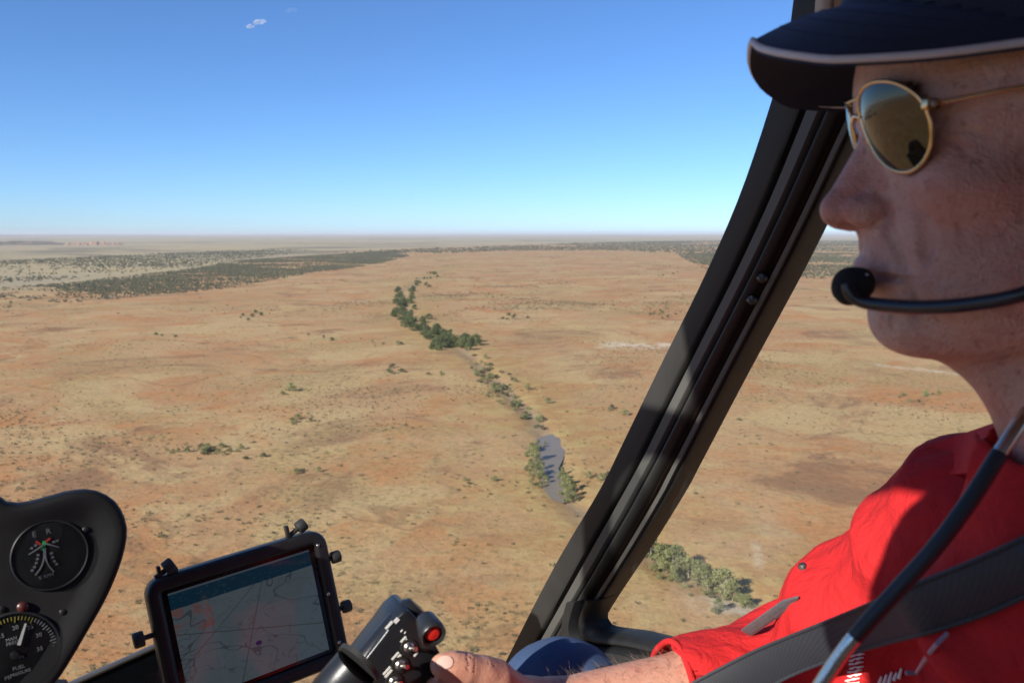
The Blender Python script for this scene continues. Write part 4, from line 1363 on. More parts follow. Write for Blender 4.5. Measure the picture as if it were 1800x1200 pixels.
# rounded back spine along the upper-left edge
e0, e1 = cy(586, 1232, -0.012), cy(704, 1094, -0.012)
part('spine_tube', pipe([e0, e0 * .5 + e1 * .5, e1, e1 + CU * 0.006], [0.0118, 0.0118, 0.0118, 0.007], 18), m_ctl, cyc)
c0 = cy(716, 1088, -0.018)
part('top_cap', lathe_vf([(0.0, -0.010), (0.0135, -0.010), (0.0145, -0.002), (0.0140, 0.008), (0.0105, 0.013), (0, 0.014)], c0, CV, CN, CU, 24), m_ctl, cyc)
for (px, py) in ((718, 1136), (703, 1167), (692, 1196)):
    o_ = cy(px, py)
    sw_ = part('toggle_switch', lathe_vf([(0.0046, -0.001), (0.0046, 0.0012), (0.0038, 0.0016), (0.0028, 0.0036), (0.0018, 0.0040), (0, 0.0041)], o_, CU, CV, CN, 16), m_steel, cyc)
    tip = o_ + CN * 0.010 + CU * 0.0035 + CV * 0.001
    sub('lever', pipe([o_ + CN * 0.004, o_ * .5 + tip * .5 + CN * 0.0005, tip], [0.0011, 0.0014, 0.0019], 10), m_steel, sw_, cyc)
    sub('boot', lathe_vf([(0.0068, -0.0005), (0.0066, 0.0012), (0.0052, 0.0014)], o_, CU, CV, CN, 16), m_rubber, sw_, cyc)
# engraved white legends
for (px, py, w, h_) in ((684, 1098, .0075, .0019), (697, 1090, .0042, .0032), (711, 1128, .0062, .0016), (709, 1123, .0058, .0014), (731, 1149, .0042, .0015), (698, 1157, .0082, .0017), (695, 1152, .0075, .0014), (683, 1183, .0075, .0017), (680, 1178, .0078, .0015), (687, 1190, .0070, .0015), (648, 1172, .002, .001), (706, 1108, .0022, .0008), (712, 1111, .0018, .0007)):
    pc_ = cy(px, py, 0.0004)
    part('legend', box_vf(pc_, CU, CV, CN, w, h_, 0.0005), m_white, cyc)
# red button in its collar
b_o = P(761, 1114, 0.64)
BN = -_F * 0.86 + _X * 0.38 - _U * 0.30; BN /= np.linalg.norm(BN)
BX = np.cross(BN, _U); BX /= np.linalg.norm(BX); BY = np.cross(BN, BX)
btn = part('button_collar', lathe_vf([(0.0, -0.018), (0.0080, -0.018), (0.0098, -0.006), (0.0100, 0.001), (0.0090, 0.0025), (0.0074, 0.0015), (0.0068, -0.004), (0, -0.004)], b_o, BX, BY, BN, 26), m_black, cyc)
sub('red_button', lathe_vf([(0.0062, -0.004), (0.0060, -0.0005), (0.0045, 0.0010), (0, 0.0014)], b_o, BX, BY, BN, 22), simple_mat('red_button_plastic', (0.62, 0.025, 0.015), 0.35, var=0.1), btn, cyc)
# grip under the hand and the arm of the stick
part('grip', pipe([P(790, 1178, 0.672), P(796, 1225, 0.675), P(800, 1300, 0.69), P(795, 1400, 0.70)], [0.014, 0.0165, 0.0165, 0.015], 20, 24), m_rubber, cyc)
part('stick_arm', pipe([P(625, 1172, 0.60), P(588, 1215, 0.60), P(520, 1300, 0.62)], 0.0165, 22, 14), m_ctl, cyc)
part('cuff', pipe([P(634, 1161, 0.604), P(628, 1168, 0.602)], [0.0178, 0.0178], 24), m_frame, cyc)
part('stick_column', pipe([P(795, 1400, 0.70), P(760, 1600, 0.74), P(690, 2000, 0.80)], 0.014, 14, 14), m_ctl, cyc)
# ================================================================== THE PILOT: sculpted distance fields
class Field:
    def __init__(self, lo, hi, h):
        self.o = np.array(lo, float); self.h = h
        self.n = np.ceil((np.array(hi) - self.o) / h).astype(int) + 1
        self.d = np.full(self.n, 1e3, dtype=np.float32)

    def win(self, lo, hi):
        a = np.clip(np.floor((np.array(lo) - self.o) / self.h).astype(int), 0, self.n)
        b = np.clip(np.ceil((np.array(hi) - self.o) / self.h).astype(int) + 1, 0, self.n)
        return tuple(slice(i, j) for i, j in zip(a, b))

    def grid(self, w):
        g = [(self.o[k] + self.h * np.arange(w[k].start, w[k].stop)).astype(np.float32) for k in range(3)]
        return g[0][:, None, None], g[1][None, :, None], g[2][None, None, :]

    def mix(self, w, q, k, op):
        a = self.d[w]
        if op == 'add':
            if k > 0:
                hh = np.clip(0.5 + 0.5 * (a - q) / k, 0, 1)
                self.d[w] = np.where(a > 50, q, a + (q - a) * hh - k * hh * (1 - hh))
            else:
                self.d[w] = np.minimum(a, q)
        else:
            q = -q
            hh = np.clip(0.5 - 0.5 * (a - q) / max(k, 1e-6), 0, 1)
            self.d[w] = a + (q - a) * hh + k * hh * (1 - hh)

    def ell(self, c, r, k=0.01, op='add', rot=None):
        c = np.array(c, float); r = np.array(r, float)
        m = (r.max() if rot is not None else r) + 2.5 * k + 3 * self.h
        w = self.win(c - m, c + m)
        x, y, z = self.grid(w)
        x = x - c[0]; y = y - c[1]; z = z - c[2]
        if rot is not None:
            x, y, z = [rot[0][i] * x + rot[1][i] * y + rot[2][i] * z for i in range(3)]
        k0 = np.sqrt((x / r[0]) ** 2 + (y / r[1]) ** 2 + (z / r[2]) ** 2)
        k1 = np.sqrt((x / r[0] ** 2) ** 2 + (y / r[1] ** 2) ** 2 + (z / r[2] ** 2) ** 2) + 1e-9
        self.mix(w, k0 * (k0 - 1) / k1, k, op)
        return self

    def cone(self, a, b, ra, rb, k=0.01, op='add', flat=None):
        """Round cone between two points."""
        a = np.array(a, float); b = np.array(b, float)
        m = max(ra, rb) + 2.5 * k + 3 * self.h
        w = self.win(np.minimum(a, b) - m, np.maximum(a, b) + m)
        x, y, z = self.grid(w)
        d = b - a; L2 = float(d @ d) + 1e-12
        t = np.clip(((x - a[0]) * d[0] + (y - a[1]) * d[1] + (z - a[2]) * d[2]) / L2, 0, 1)
        q = np.sqrt((x - a[0] - t * d[0]) ** 2 + (y - a[1] - t * d[1]) ** 2 + (z - a[2] - t * d[2]) ** 2) - (ra + (rb - ra) * t)
        self.mix(w, q, k, op)
        return self

    def chain(self, pts, k=0.006, op='add'):
        for (a, ra), (b, rb) in zip(pts[:-1], pts[1:]):
            self.cone(a, b, ra, rb, k, op)
        return self

    def mesh(self):
        """Naive surface nets."""
        d = self.d; s = d < 0
        n = self.n
        cnt = np.zeros(n - 1, dtype=np.int8)
        for i in (0, 1):
            for j in (0, 1):
                for l_ in (0, 1):
                    cnt += s[i:n[0] - 1 + i, j:n[1] - 1 + j, l_:n[2] - 1 + l_]
        act = np.argwhere((cnt > 0) & (cnt < 8))
        idx = np.full(n - 1, -1, dtype=np.int32)
        idx[act[:, 0], act[:, 1], act[:, 2]] = np.arange(len(act))
        C = np.array([(i, j, l_) for i in (0, 1) for j in (0, 1) for l_ in (0, 1)])
        vals = np.stack([d[act[:, 0] + c[0], act[:, 1] + c[1], act[:, 2] + c[2]] for c in C], 1)
        acc = np.zeros((len(act), 3)); num = np.zeros(len(act))
        for p in range(8):
            for q in range(p + 1, 8):
                if np.abs(C[p] - C[q]).sum() != 1:
                    continue
                m = (vals[:, p] < 0) != (vals[:, q] < 0)
                t = vals[m, p] / (vals[m, p] - vals[m, q])
                acc[m] += C[p] + t[:, None] * (C[q] - C[p]); num[m] += 1
        v = self.o + self.h * (act + acc / num[:, None])
        faces = []
        for ax in range(3):
            a, b = (ax + 1) % 3, (ax + 2) % 3
            sl0 = [slice(None)] * 3; sl1 = [slice(None)] * 3
            sl0[ax] = slice(0, n[ax] - 1); sl1[ax] = slice(1, n[ax])
            A, B = s[tuple(sl0)], s[tuple(sl1)]
            e = np.argwhere(A != B)
            e = e[(e[:, a] > 0) & (e[:, b] > 0) & (e[:, a] < n[a] - 1) & (e[:, b] < n[b] - 1)]
            fl = A[e[:, 0], e[:, 1], e[:, 2]]
            q = []
            for da, db in ((0, 0), (-1, 0), (-1, -1), (0, -1)):
                c = e.copy(); c[:, a] += da; c[:, b] += db
                q.append(idx[c[:, 0], c[:, 1], c[:, 2]])
            q = np.stack(q, 1)
            q[~fl] = q[~fl][:, ::-1]
            faces.append(q)
        return v, np.concatenate(faces)


def relax(v, f, it=2, lam=0.5):
    """Laplacian smoothing, a little."""
    e = np.concatenate([f[:, [0, 1]], f[:, [1, 2]], f[:, [2, 3]], f[:, [3, 0]]])
    for _ in range(it):
        for l_ in (lam, -lam * 1.03):
            s = np.zeros_like(v); c = np.zeros(len(v))
            for k in range(3):
                s[:, k] = np.bincount(e[:, 0], v[e[:, 1], k], len(v)) + np.bincount(e[:, 1], v[e[:, 0], k], len(v))
            c = np.bincount(e[:, 0], minlength=len(v)) + np.bincount(e[:, 1], minlength=len(v))
            v = v + l_ * (s / np.maximum(c, 1)[:, None] - v)
    return v


# ---- head frame: x forward from the nose tip, y to the pilot's left, z up (metres)
HD_F = np.array([-0.98500923, 0.17250162, 0.0]); HD_L = np.array([-0.17250162, -0.98500923, 0.0])
HD_O = EYE + np.array([0.1626, 0.45510379, 0.0118971])


def hw(p):
    """Head coordinates in millimetres to world."""
    p = np.asarray(p, float) * 0.001
    return HD_O + p[..., 0:1] * HD_F + p[..., 1:2] * HD_L + p[..., 2:3] * HZ


person = empty('person', tuple(EYE + np.array([0.40, 0.44, -0.75])), label='pilot in a red shirt seated in profile, hand on the cyclic', category='person')
PB = np.array(person.location)

mm = 0.001


def E(F_, c, r, k=8, op='add'):
    F_.ell(np.array(c) * mm, np.array(r) * mm, k * mm, op)


def Cn(F_, a, b, ra, rb, k=8, op='add'):
    F_.cone(np.array(a) * mm, np.array(b) * mm, ra * mm, rb * mm, k * mm, op)


def build_head():
    F_ = Field((-0.250, -0.105, -0.215), (0.012, 0.105, 0.160), 0.00135)
    E(F_, (-116, 0, 68), (97, 77, 84), 6)                       # cranium
    E(F_, (-78, 0, 58), (58, 63, 56), 20)                       # forehead
    E(F_, (-84, 0, 2), (55, 58, 72), 22)                        # mid face
    for s in (-1, 1):
        E(F_, (-80, s * 36, -22), (42, 27, 42), 18)             # cheek and jowl
        E(F_, (-56, s * 47, 10), (21, 17, 15), 14)              # cheekbone
        Cn(F_, (-52, s * 15, -58), (-112, s * 50, -44), 14, 15, 14)   # jaw line
        Cn(F_, (-112, s * 50, -44), (-118, s * 62, 8), 15, 13, 14)    # ramus
        Cn(F_, (-30, s * 10, 50), (-44, s * 44, 49), 7.5, 8, 9)       # brow
    E(F_, (-54, 0, -17), (33, 37, 31), 12)                      # upper lip mound
    E(F_, (-55, 0, -44), (27, 30, 22), 10)                      # below the mouth
    E(F_, (-46, 0, -57), (17.5, 23, 16.5), 9)                   # chin
    E(F_, (-68, 0, -56), (34, 36, 20), 10)                      # floor of the mouth
    Cn(F_, (-138, 0, -40), (-184, 0, -215), 57, 62, 14)         # neck
    Cn(F_, (-88, 0, -70), (-134, 0, -112), 20, 24, 16)          # throat
    for s in (-1, 1):
        Cn(F_, (-128, s * 52, -10), (-150, s * 18, -190), 13, 14, 20)  # neck muscle
    E(F_, (-120, 0, -118), (12, 11, 14), 12)                    # larynx
    for s in (-1, 1):
        E(F_, (-24, s * 33, 37), (15, 18, 12.5), 10, 'sub')     # eye socket
        E(F_, (-42, s * 32, 36.5), (14, 15.5, 12.5), 4)         # lids over the eyeball
        Cn(F_, (-29.8, s * 22, 35.0), (-37, s * 45, 34.5), 0.7, 0.7, 1.8, 'sub')   # lid line
    # nose
    Cn(F_, (-29, 0, 40), (-10.2, 0, 2.5), 7.6, 8.4, 5)
    Cn(F_, (-31, 0, 20), (-24, 0, 2), 12, 13.5, 8)
    E(F_, (-9.3, 0, -0.2), (9.3, 9.6, 8.9), 4)
    for s in (-1, 1):
        E(F_, (-19.5, s * 11.8, -1.0), (9.8, 6.8, 7.8), 3.5)
        E(F_, (-14.5, s * 6.3, -9.6), (5.6, 3.0, 4.2), 2.0, 'sub')
    Cn(F_, (-10, 0, -5.5), (-19, 0, -7.5), 3.6, 4.2, 3)
    Cn(F_, (-19.5, 0, -12), (-18.8, 0, -24), 1.5, 2.2, 4, 'sub')                  # philtrum

    # lips
    def lip(l_, a0, z0, drop):
        t = l_ / 28.0
        return (a0 - 14.5 * t * t, l_, z0 + drop * t * t)
    ls = np.linspace(-27, 27, 13)
    for a, b_ in zip(ls[:-1], ls[1:]):
        f0, f1 = [max(0.2, 1 - (q / 28.0) ** 2) for q in (a, b_)]
        Cn(F_, lip(a, -24.2, -29.4, -2.8), lip(b_, -24.2, -29.4, -2.8), 4.2 * f0 + .9, 4.2 * f1 + .9, 3.0)
        Cn(F_, lip(a, -27.4, -38.0, 4.0), lip(b_, -27.4, -38.0, 4.0), 5.2 * f0 + .9, 5.2 * f1 + .9, 3.0)

    def groove(pts, r0, k, depth=0.0, n=10):
        """Press a crease into the surface along (lateral, height) points, felt for from the front."""
        q = spline([(a, b_, c_) for a, b_, c_ in [(p[0], p[1], p[2] if len(p) > 2 else 1.0) for p in pts]], n)
        out = []
        for l_, z_, w_ in q:
            j = int(round((l_ * mm - F_.o[1]) / F_.h)); kz = int(round((z_ * mm - F_.o[2]) / F_.h))
            col = np.nonzero(F_.d[:, j, kz] < 0)[0]
            if len(col):
                out.append(((F_.o[0] + F_.h * col[-1]) / mm - depth, l_, z_, max(0.15, w_) * r0))
        for p, p2 in zip(out[:-1], out[1:]):
            Cn(F_, p[:3], p2[:3], p[3], p2[3], k, 'sub')

    groove([(-30, -35.0, .5), (-20, -33.6), (0, -33.2), (20, -33.6), (30, -35.0, .5)], 1.7, 1.4, 0.5, 34)
    E(F_, (-24.6, 0, -47.0), (3.0, 15, 2.6), 5, 'sub')
    for s in (-1, 1):
        groove([(s * 13.5, 9, .4), (s * 18.2, 3), (s * 18.8, -5), (s * 14.5, -9, .4)], 1.1, 2.2)          # alar crease
        groove([(s * 19, 2, .5), (s * 24, -9), (s * 30, -20), (s * 33, -31, .6)], 1.2, 5.5, -0.3)           # nasolabial fold
        groove([(s * 30, -36, .8), (s * 31.5, -44), (s * 30, -53, .3)], 0.9, 4.5, -0.2)                      # marionette line
        groove([(s * 51, 35, .8), (s * 56, 34), (s * 61, 31, .3)], 0.55, 2.0)                                # crow's feet
        groove([(s * 51, 31, .8), (s * 56, 27), (s * 60, 22, .3)], 0.55, 2.0)
        groove([(s * 50, 38, .8), (s * 56, 41), (s * 61, 43, .3)], 0.5, 2.0)
        groove([(s * 24, 24, .5), (s * 34, 19.5), (s * 46, 20, .4)], 0.9, 5, -0.2)                           # bag under the eye
        groove([(s * 41, 4, .3), (s * 45, -8), (s * 46, -24, .3)], 0.7, 7, -0.4)                             # cheek hollow
    # ears
    for s in (-1, 1):
        c = np.array((-118, s * 79, 22))
        for t0, t1 in zip(np.linspace(20, 330, 13)[:-1], np.linspace(20, 330, 13)[1:]):
            p = [c + np.array((17 * math.cos(R(t)) - 4, s * (5 + 3.5 * math.sin(R(t / 2))), 29 * math.sin(R(t)))) for t in (t0, t1)]
            Cn(F_, p[0], p[1], 3.8, 3.8, 3)
        E(F_, c + np.array((2, -s * 2, 0)), (15, 5, 24), 4)
        E(F_, c + np.array((5, s * 4, -2)), (6, 5, 9), 3, 'sub')
    v, f = F_.mesh()
    v = relax(v, f, 2)
    return v, f


hv, hf = build_head()
head_world = HD_O + hv[:, 0:1] * HD_F + hv[:, 1:2] * HD_L + hv[:, 2:3] * HZ

# ---- arms, forearm and hand
SH_R = P(1738, 962, 0.64); EL_R = P(1432, 1200, 0.80); WR_R = P(955, 1256, 0.735)
SH_L = EYE + np.array([0.40, 0.265, -0.225]); EL_L = EYE + np.array([0.30, 0.28, -0.52]); WR_L = EYE + np.array([0.10, 0.36, -0.66])


def hand_field(F_, wr, th, fingers, palm):
    for a, b_, ra, rb in palm:
        F_.cone(a, b_, ra, rb, 0.010)
    F_.chain(th, 0.006)
    for fg in fingers:
        F_.chain(fg, 0.0035)


def build_right_arm():
    lo = np.minimum.reduce([EL_R, WR_R, P(770, 1330, 0.66), P(770, 1150, 0.66)]) - 0.06
    hi = np.maximum.reduce([EL_R, WR_R, P(770, 1330, 0.66), P(770, 1150, 0.66)]) + 0.06
    F_ = Field(lo, hi, 0.0015)
    mid = EL_R * 0.62 + WR_R * 0.38
    F_.chain([(EL_R, 0.043), (mid + np.array([0, 0, 0.003]), 0.041), (WR_R, 0.027)], 0.02)
    # palm wraps the grip: knuckle row runs down the far side of it
    K = [P(842, 1208, 0.700), P(836, 1244, 0.704), P(836, 1282, 0.710), P(840, 1318, 0.716)]
    W2 = P(925, 1252, 0.722)
    F_.cone(WR_R, W2, 0.027, 0.024, 0.015)
    for q, r_ in zip(K, (0.0155, 0.0155, 0.015, 0.0135)):
        F_.cone(W2, q, 0.021, r_, 0.014)
    F_.cone(K[0], K[3], 0.014, 0.013, 0.012)
    # thumb lies along the top of the grip, its tip against the switch box
    F_.chain([(P(922, 1234, 0.708), 0.0185), (P(868, 1194, 0.684), 0.0150), (P(846, 1183, 0.676), 0.0122), (P(815, 1176, 0.668), 0.0118), (P(794, 1171, 0.663), 0.0100), (P(776, 1169, 0.660), 0.0088)], 0.007)
    # fingers close round the grip
    for i, q in enumerate(K):
        y = 1196 + 40 * i
        r_ = 0.0098 - 0.0006 * i
        F_.chain([(q, 0.0115), (P(790 - 3 * i, y + 2, 0.706 + .004 * i), r_), (P(764, y + 8, 0.690 + .004 * i), r_ * .95), (P(770, y + 14, 0.660 + .006 * i), r_ * .88)], 0.004)
    # creases over the thumb joints and tendons on the back of the hand
    tdir = P(786, 1171, 0.663) - P(868, 1194, 0.684); tdir /= np.linalg.norm(tdir)
    up_ = _U - tdir * (_U @ tdir) - _F * 0.35; up_ /= np.linalg.norm(up_)
    sd_ = np.cross(tdir, up_)
    for (px, py, dp, rj) in ((815, 1176, 0.668, 0.0120), (850, 1185, 0.678, 0.0126)):
        for o_ in (-0.0026, 0.0, 0.0027):
            c_ = P(px, py, dp) + tdir * o_
            for a0, a1 in ((-60, -20), (-20, 20), (20, 60)):
                F_.cone(c_ + (up_ * math.cos(R(a0)) + sd_ * math.sin(R(a0))) * rj, c_ + (up_ * math.cos(R(a1)) + sd_ * math.sin(R(a1))) * rj, 0.0005, 0.0005, 0.0012, 'sub')
    F_.cone(P(905, 1222, 0.700), P(862, 1186, 0.672), 0.004, 0.003, 0.006)
    v, f = F_.mesh()
    return relax(v, f, 1), f


def build_left_arm():
    lo = np.minimum.reduce([EL_L, WR_L]) - 0.14; hi = np.maximum.reduce([EL_L, WR_L]) + 0.10
    F_ = Field(lo, hi, 0.0032)
    F_.chain([(EL_L, 0.046), (EL_L * .6 + WR_L * .4, 0.042), (WR_L, 0.028)], 0.02)
    d = (WR_L - EL_L) / np.linalg.norm(WR_L - EL_L); sd = np.cross(d, HZ); sd /= np.linalg.norm(sd); dn = np.cross(sd, d)
    for i in range(4):
        kx = WR_L + d * 0.085 + sd * (i - 1.5) * 0.019
        F_.cone(WR_L, kx, 0.020, 0.0125, 0.014)
        F_.chain([(kx, 0.0105), (kx + d * 0.036 + dn * 0.012 * -1, 0.0092), (kx + d * 0.040 - dn * 0.034, 0.0085), (kx + d * 0.020 - dn * 0.046, 0.008)], 0.004)
    F_.chain([(WR_L + sd * -0.012, 0.016), (WR_L + d * 0.045 - sd * 0.042, 0.0125), (WR_L + d * 0.075 - sd * 0.044 - dn * 0.02, 0.010), (WR_L + d * 0.085 - sd * 0.03 - dn * 0.038, 0.009)], 0.006)
    v, f = F_.mesh()
    return relax(v, f, 1), f


rv, rf = build_right_arm()
lv, lf = build_left_arm()

# skin
m_skin, nt, b = new_mat('weathered_skin')
v_ = objvec(nt)
base = mixc(nt, noise(nt, v_, 28.0, 4.0), (0.58, 0.31, 0.245), (0.74, 0.48, 0.40))
base = mixc(nt, mth(nt, 'MULTIPLY', ramp(nt, noise(nt, v_, 70.0, 6.0, 0.7), 0.46, 0.64), 0.42), base, (0.52, 0.20, 0.155))
sat = nd(nt, 'ShaderNodeAttribute', attribute_name='flush')
base = mixc(nt, mth(nt, 'MULTIPLY', sat.outputs['Fac'], mth(nt, 'ADD', mth(nt, 'MULTIPLY', noise(nt, v_, 90.0, 5.0, 0.7), 0.9), 0.15)), base, (0.40, 0.085, 0.06))
lipa = nd(nt, 'ShaderNodeAttribute', attribute_name='lip')
base = mixc(nt, mth(nt, 'MULTIPLY', lipa.outputs['Fac'], 0.75), base, (0.33, 0.125, 0.105))
stb = nd(nt, 'ShaderNodeAttribute', attribute_name='stubble')
vor = nd(nt, 'ShaderNodeTexVoronoi'); vor.inputs['Scale'].default_value = 620.0; nt.links.new(v_, vor.inputs['Vector'])
dots = ramp(nt, vor.outputs['Distance'], 0.34, 0.12)
base = mixc(nt, mth(nt, 'MULTIPLY', stb.outputs['Fac'], mth(nt, 'ADD', mth(nt, 'MULTIPLY', dots, 0.35), 0.12)), base, (0.15, 0.11, 0.10))
frk = ramp(nt, noise(nt, v_, 170.0, 3.0, 0.5), 0.62, 0.70)
base = mixc(nt, mth(nt, 'MULTIPLY', frk, 0.45), base, (0.23, 0.10, 0.06))
fc0 = nd(nt, 'ShaderNodeAttribute', attribute_name='face')
base = mixc(nt, 1.0, base, mixc(nt, fc0.outputs['Fac'], (0.78, 0.66, 0.58), (1.0, 1.0, 1.0)), 'MULTIPLY')
nt.links.new(base, b.inputs['Base Color'])
b.inputs['Subsurface Weight'].default_value = 0.12
b.inputs['Subsurface Radius'].default_value = (0.010, 0.004, 0.002)
b.inputs['Subsurface Scale'].default_value = 0.35
nt.links.new(mth(nt, 'ADD', mth(nt, 'MULTIPLY', noise(nt, v_, 300.0, 3.0), 0.25), 0.36), b.inputs['Roughness'])
b.inputs['Specular IOR Level'].default_value = 0.42
pore = nd(nt, 'ShaderNodeTexVoronoi'); pore.inputs['Scale'].default_value = 900.0; nt.links.new(v_, pore.inputs['Vector'])
hgt = mth(nt, 'ADD', mth(nt, 'MULTIPLY', pore.outputs['Distance'], 0.5), mth(nt, 'ADD', mth(nt, 'MULTIPLY', noise(nt, v_, 240.0, 5.0, 0.6), 1.0), mth(nt, 'MULTIPLY', noise(nt, v_, 60.0, 3.0), 1.6)))
fca = nd(nt, 'ShaderNodeAttribute', attribute_name='face')
bump(nt, b, mth(nt, 'MULTIPLY', hgt, mth(nt, 'ADD', mth(nt, 'MULTIPLY', fca.outputs['Fac'], 0.75), 0.25)), 0.8, 0.0017)

# one body mesh: head and neck, torso core, both arms with hands
F_ = Field(EYE + np.array([0.22, 0.20, -0.78]), EYE + np.array([0.56, 0.70, -0.12]), 0.006)
TC = EYE + np.array([0.405, 0.435, -0.44])
F_.ell(TC + np.array([0, 0, 0.04]), (0.085, 0.14, 0.22), 0.02).ell(TC + np.array([0.0, 0, -0.16]), (0.09, 0.14, 0.16), 0.04)
F_.cone(SH_R, SH_L, 0.04, 0.04, 0.04)
F_.chain([(SH_R, 0.045), (EL_R, 0.04)], 0.02); F_.chain([(SH_L, 0.045), (EL_L, 0.04)], 0.02)
tv, tf = F_.mesh()
allv = np.concatenate([head_world, rv, lv, tv]) - PB
allf = np.concatenate([hf, rf + len(head_world), lf + len(head_world) + len(rv), tf + len(head_world) + len(rv) + len(lv)])
body = mesh_from('body', allv, allf, smooth=True)
X_, Y_, Z_ = hv[:, 0] / mm, hv[:, 1] / mm, hv[:, 2] / mm
nT = len(allv) - len(hv)
flush = np.maximum(np.exp(-((X_ + 10) ** 2 + (Y_ * 1.0) ** 2 + (Z_ - 2) ** 2) / (2 * 15.0 ** 2)), 0.75 * np.exp(-((X_ + 52) ** 2 + (np.abs(Y_) - 46) ** 2 + (Z_ - 3) ** 2) / (2 * 19.0 ** 2)))
flush = np.maximum(flush, 0.55 * sstep(-Z_, 72, 110))
lipm = np.exp(-(((Z_ + 33.4) / 6.5) ** 4)) * (X_ > -41 + 0.0 * Z_) * sstep(-np.abs(Y_), -26, -20) * (X_ > -46)
stub = sstep(-Z_, 8, 22) * (1 - sstep(-Z_, 78, 100)) * sstep(-X_, -200, 18) * (1 - lipm)
stub = np.maximum(stub, 0)
for nm, arr in (('flush', flush), ('lip', lipm), ('stubble', stub), ('face', np.ones(len(hv)))):
    a = body.attributes.new(nm, 'FLOAT', 'POINT')
    a.data.foreach_set('value', np.concatenate([arr, np.zeros(nT)]).astype(np.float32))
body_o = link('body', body, m_skin, person)

# eyebrow hair and short grey hair under the cap: many fine strands in one mesh each
m_hair = simple_mat('greying_hair', (0.16, 0.12, 0.09), 0.55, var=0.4, vscale=300)


def strands(name, roots, dirs, length, rad, bend, mat):
    V = []; Fq = []
    r_ = np.random.default_rng(5)
    for p, d in zip(roots, dirs):
        d = d / np.linalg.norm(d); L_ = length * r_.uniform(.6, 1.2)
        s = np.cross(d, HZ + r_.normal(size=3) * .3); s /= np.linalg.norm(s) + 1e-9
        mid = p + d * L_ * .5; tip = p + d * L_ + bend * L_ * .5
        o_ = len(V); t_ = np.cross(s, d)
        for q, rr in ((p, rad), (mid, rad * .8)):
            V += [q + s * rr, q - s * rr * .5 + t_ * rr * .87, q - s * rr * .5 - t_ * rr * .87]
        V.append(tip)
        for k in range(3):
            Fq += [(o_ + k, o_ + (k + 1) % 3, o_ + 3 + (k + 1) % 3, o_ + 3 + k), (o_ + 3 + k, o_ + 3 + (k + 1) % 3, o_ + 6)]
    return link(name, mesh_from(name, np.array(V) - PB, Fq), mat, person, kind='stuff')


from mathutils.bvhtree import BVHTree
hb = BVHTree.FromPolygons([tuple(p) for p in head_world], [tuple(int(i) for i in q) for q in hf])
r_ = np.random.default_rng(3)
roots = []; dirs = []
for k in range(420):
    s = 1 if k % 3 else -1
    l_ = r_.uniform(12, 47); z_ = 51.5 + 3.0 * math.sin((l_ - 12) / 35 * math.pi * .8) + r_.normal(0, 1.6)
    p0 = hw((10, s * l_, z_)); hit = hb.ray_cast(Vector(p0), Vector(-HD_F))
    if hit[0] is not None:
        roots.append(np.array(hit[0])); dirs.append(HD_L * s * .8 + HD_F * .3 + HZ * r_.normal(.15, .25) - HD_F * 0.4 * (l_ / 47))
strands('eyebrow', roots, dirs, 0.0075, 0.00016, np.array([0, 0, -0.2]), m_hair)
roots = []; dirs = []
for k in range(2600):
    s = 1 if k % 4 else -1
    a_ = r_.uniform(-215, -88); z_ = r_.uniform(-8, 66)
    if a_ > -106 and z_ < 10: continue
    p0 = hw((a_, s * 130, z_)); hit = hb.ray_cast(Vector(p0), Vector(-HD_L * s))
    if hit[0] is not None:
        roots.append(np.array(hit[0])); dirs.append(-HD_F * .6 - HZ * .8 + HD_L * s * .35 + r_.normal(size=3) * .15)
strands('hair', roots, dirs, 0.014, 0.00018, -HD_F * .2, m_hair)
# thumb nail
nh = BVHTree.FromPolygons([tuple(p) for p in rv], [tuple(int(i) for i in q) for q in rf])
from_ = EYE; dd = P(784, 1163, 1.0) - EYE; dd /= np.linalg.norm(dd)
hit = nh.ray_cast(Vector(from_), Vector(dd))
if hit[0] is not None:
    nn_ = np.array(hit[1]); nn_ = nn_ if nn_ @ dd < 0 else -nn_
    td = P(774, 1169, 0.66) - P(815, 1176, 0.668); td -= nn_ * (td @ nn_); td /= np.linalg.norm(td); sd2 = np.cross(nn_, td)
    out = [(math.cos(t) * 0.0062 * (1.15 if math.cos(t) > 0 else 0.9), math.sin(t) * 0.0050) for t in np.linspace(0, 2 * math.pi, 20, endpoint=False)]
    nv_, nf_ = prism_vf(out, np.array(hit[0]), td, sd2, nn_, -0.0016, 0.0005)
    link('thumb_nail', bevel_mesh([p - PB for p in nv_], nf_, 0.0003), simple_mat('nail', (0.62, 0.42, 0.36), 0.3), person)
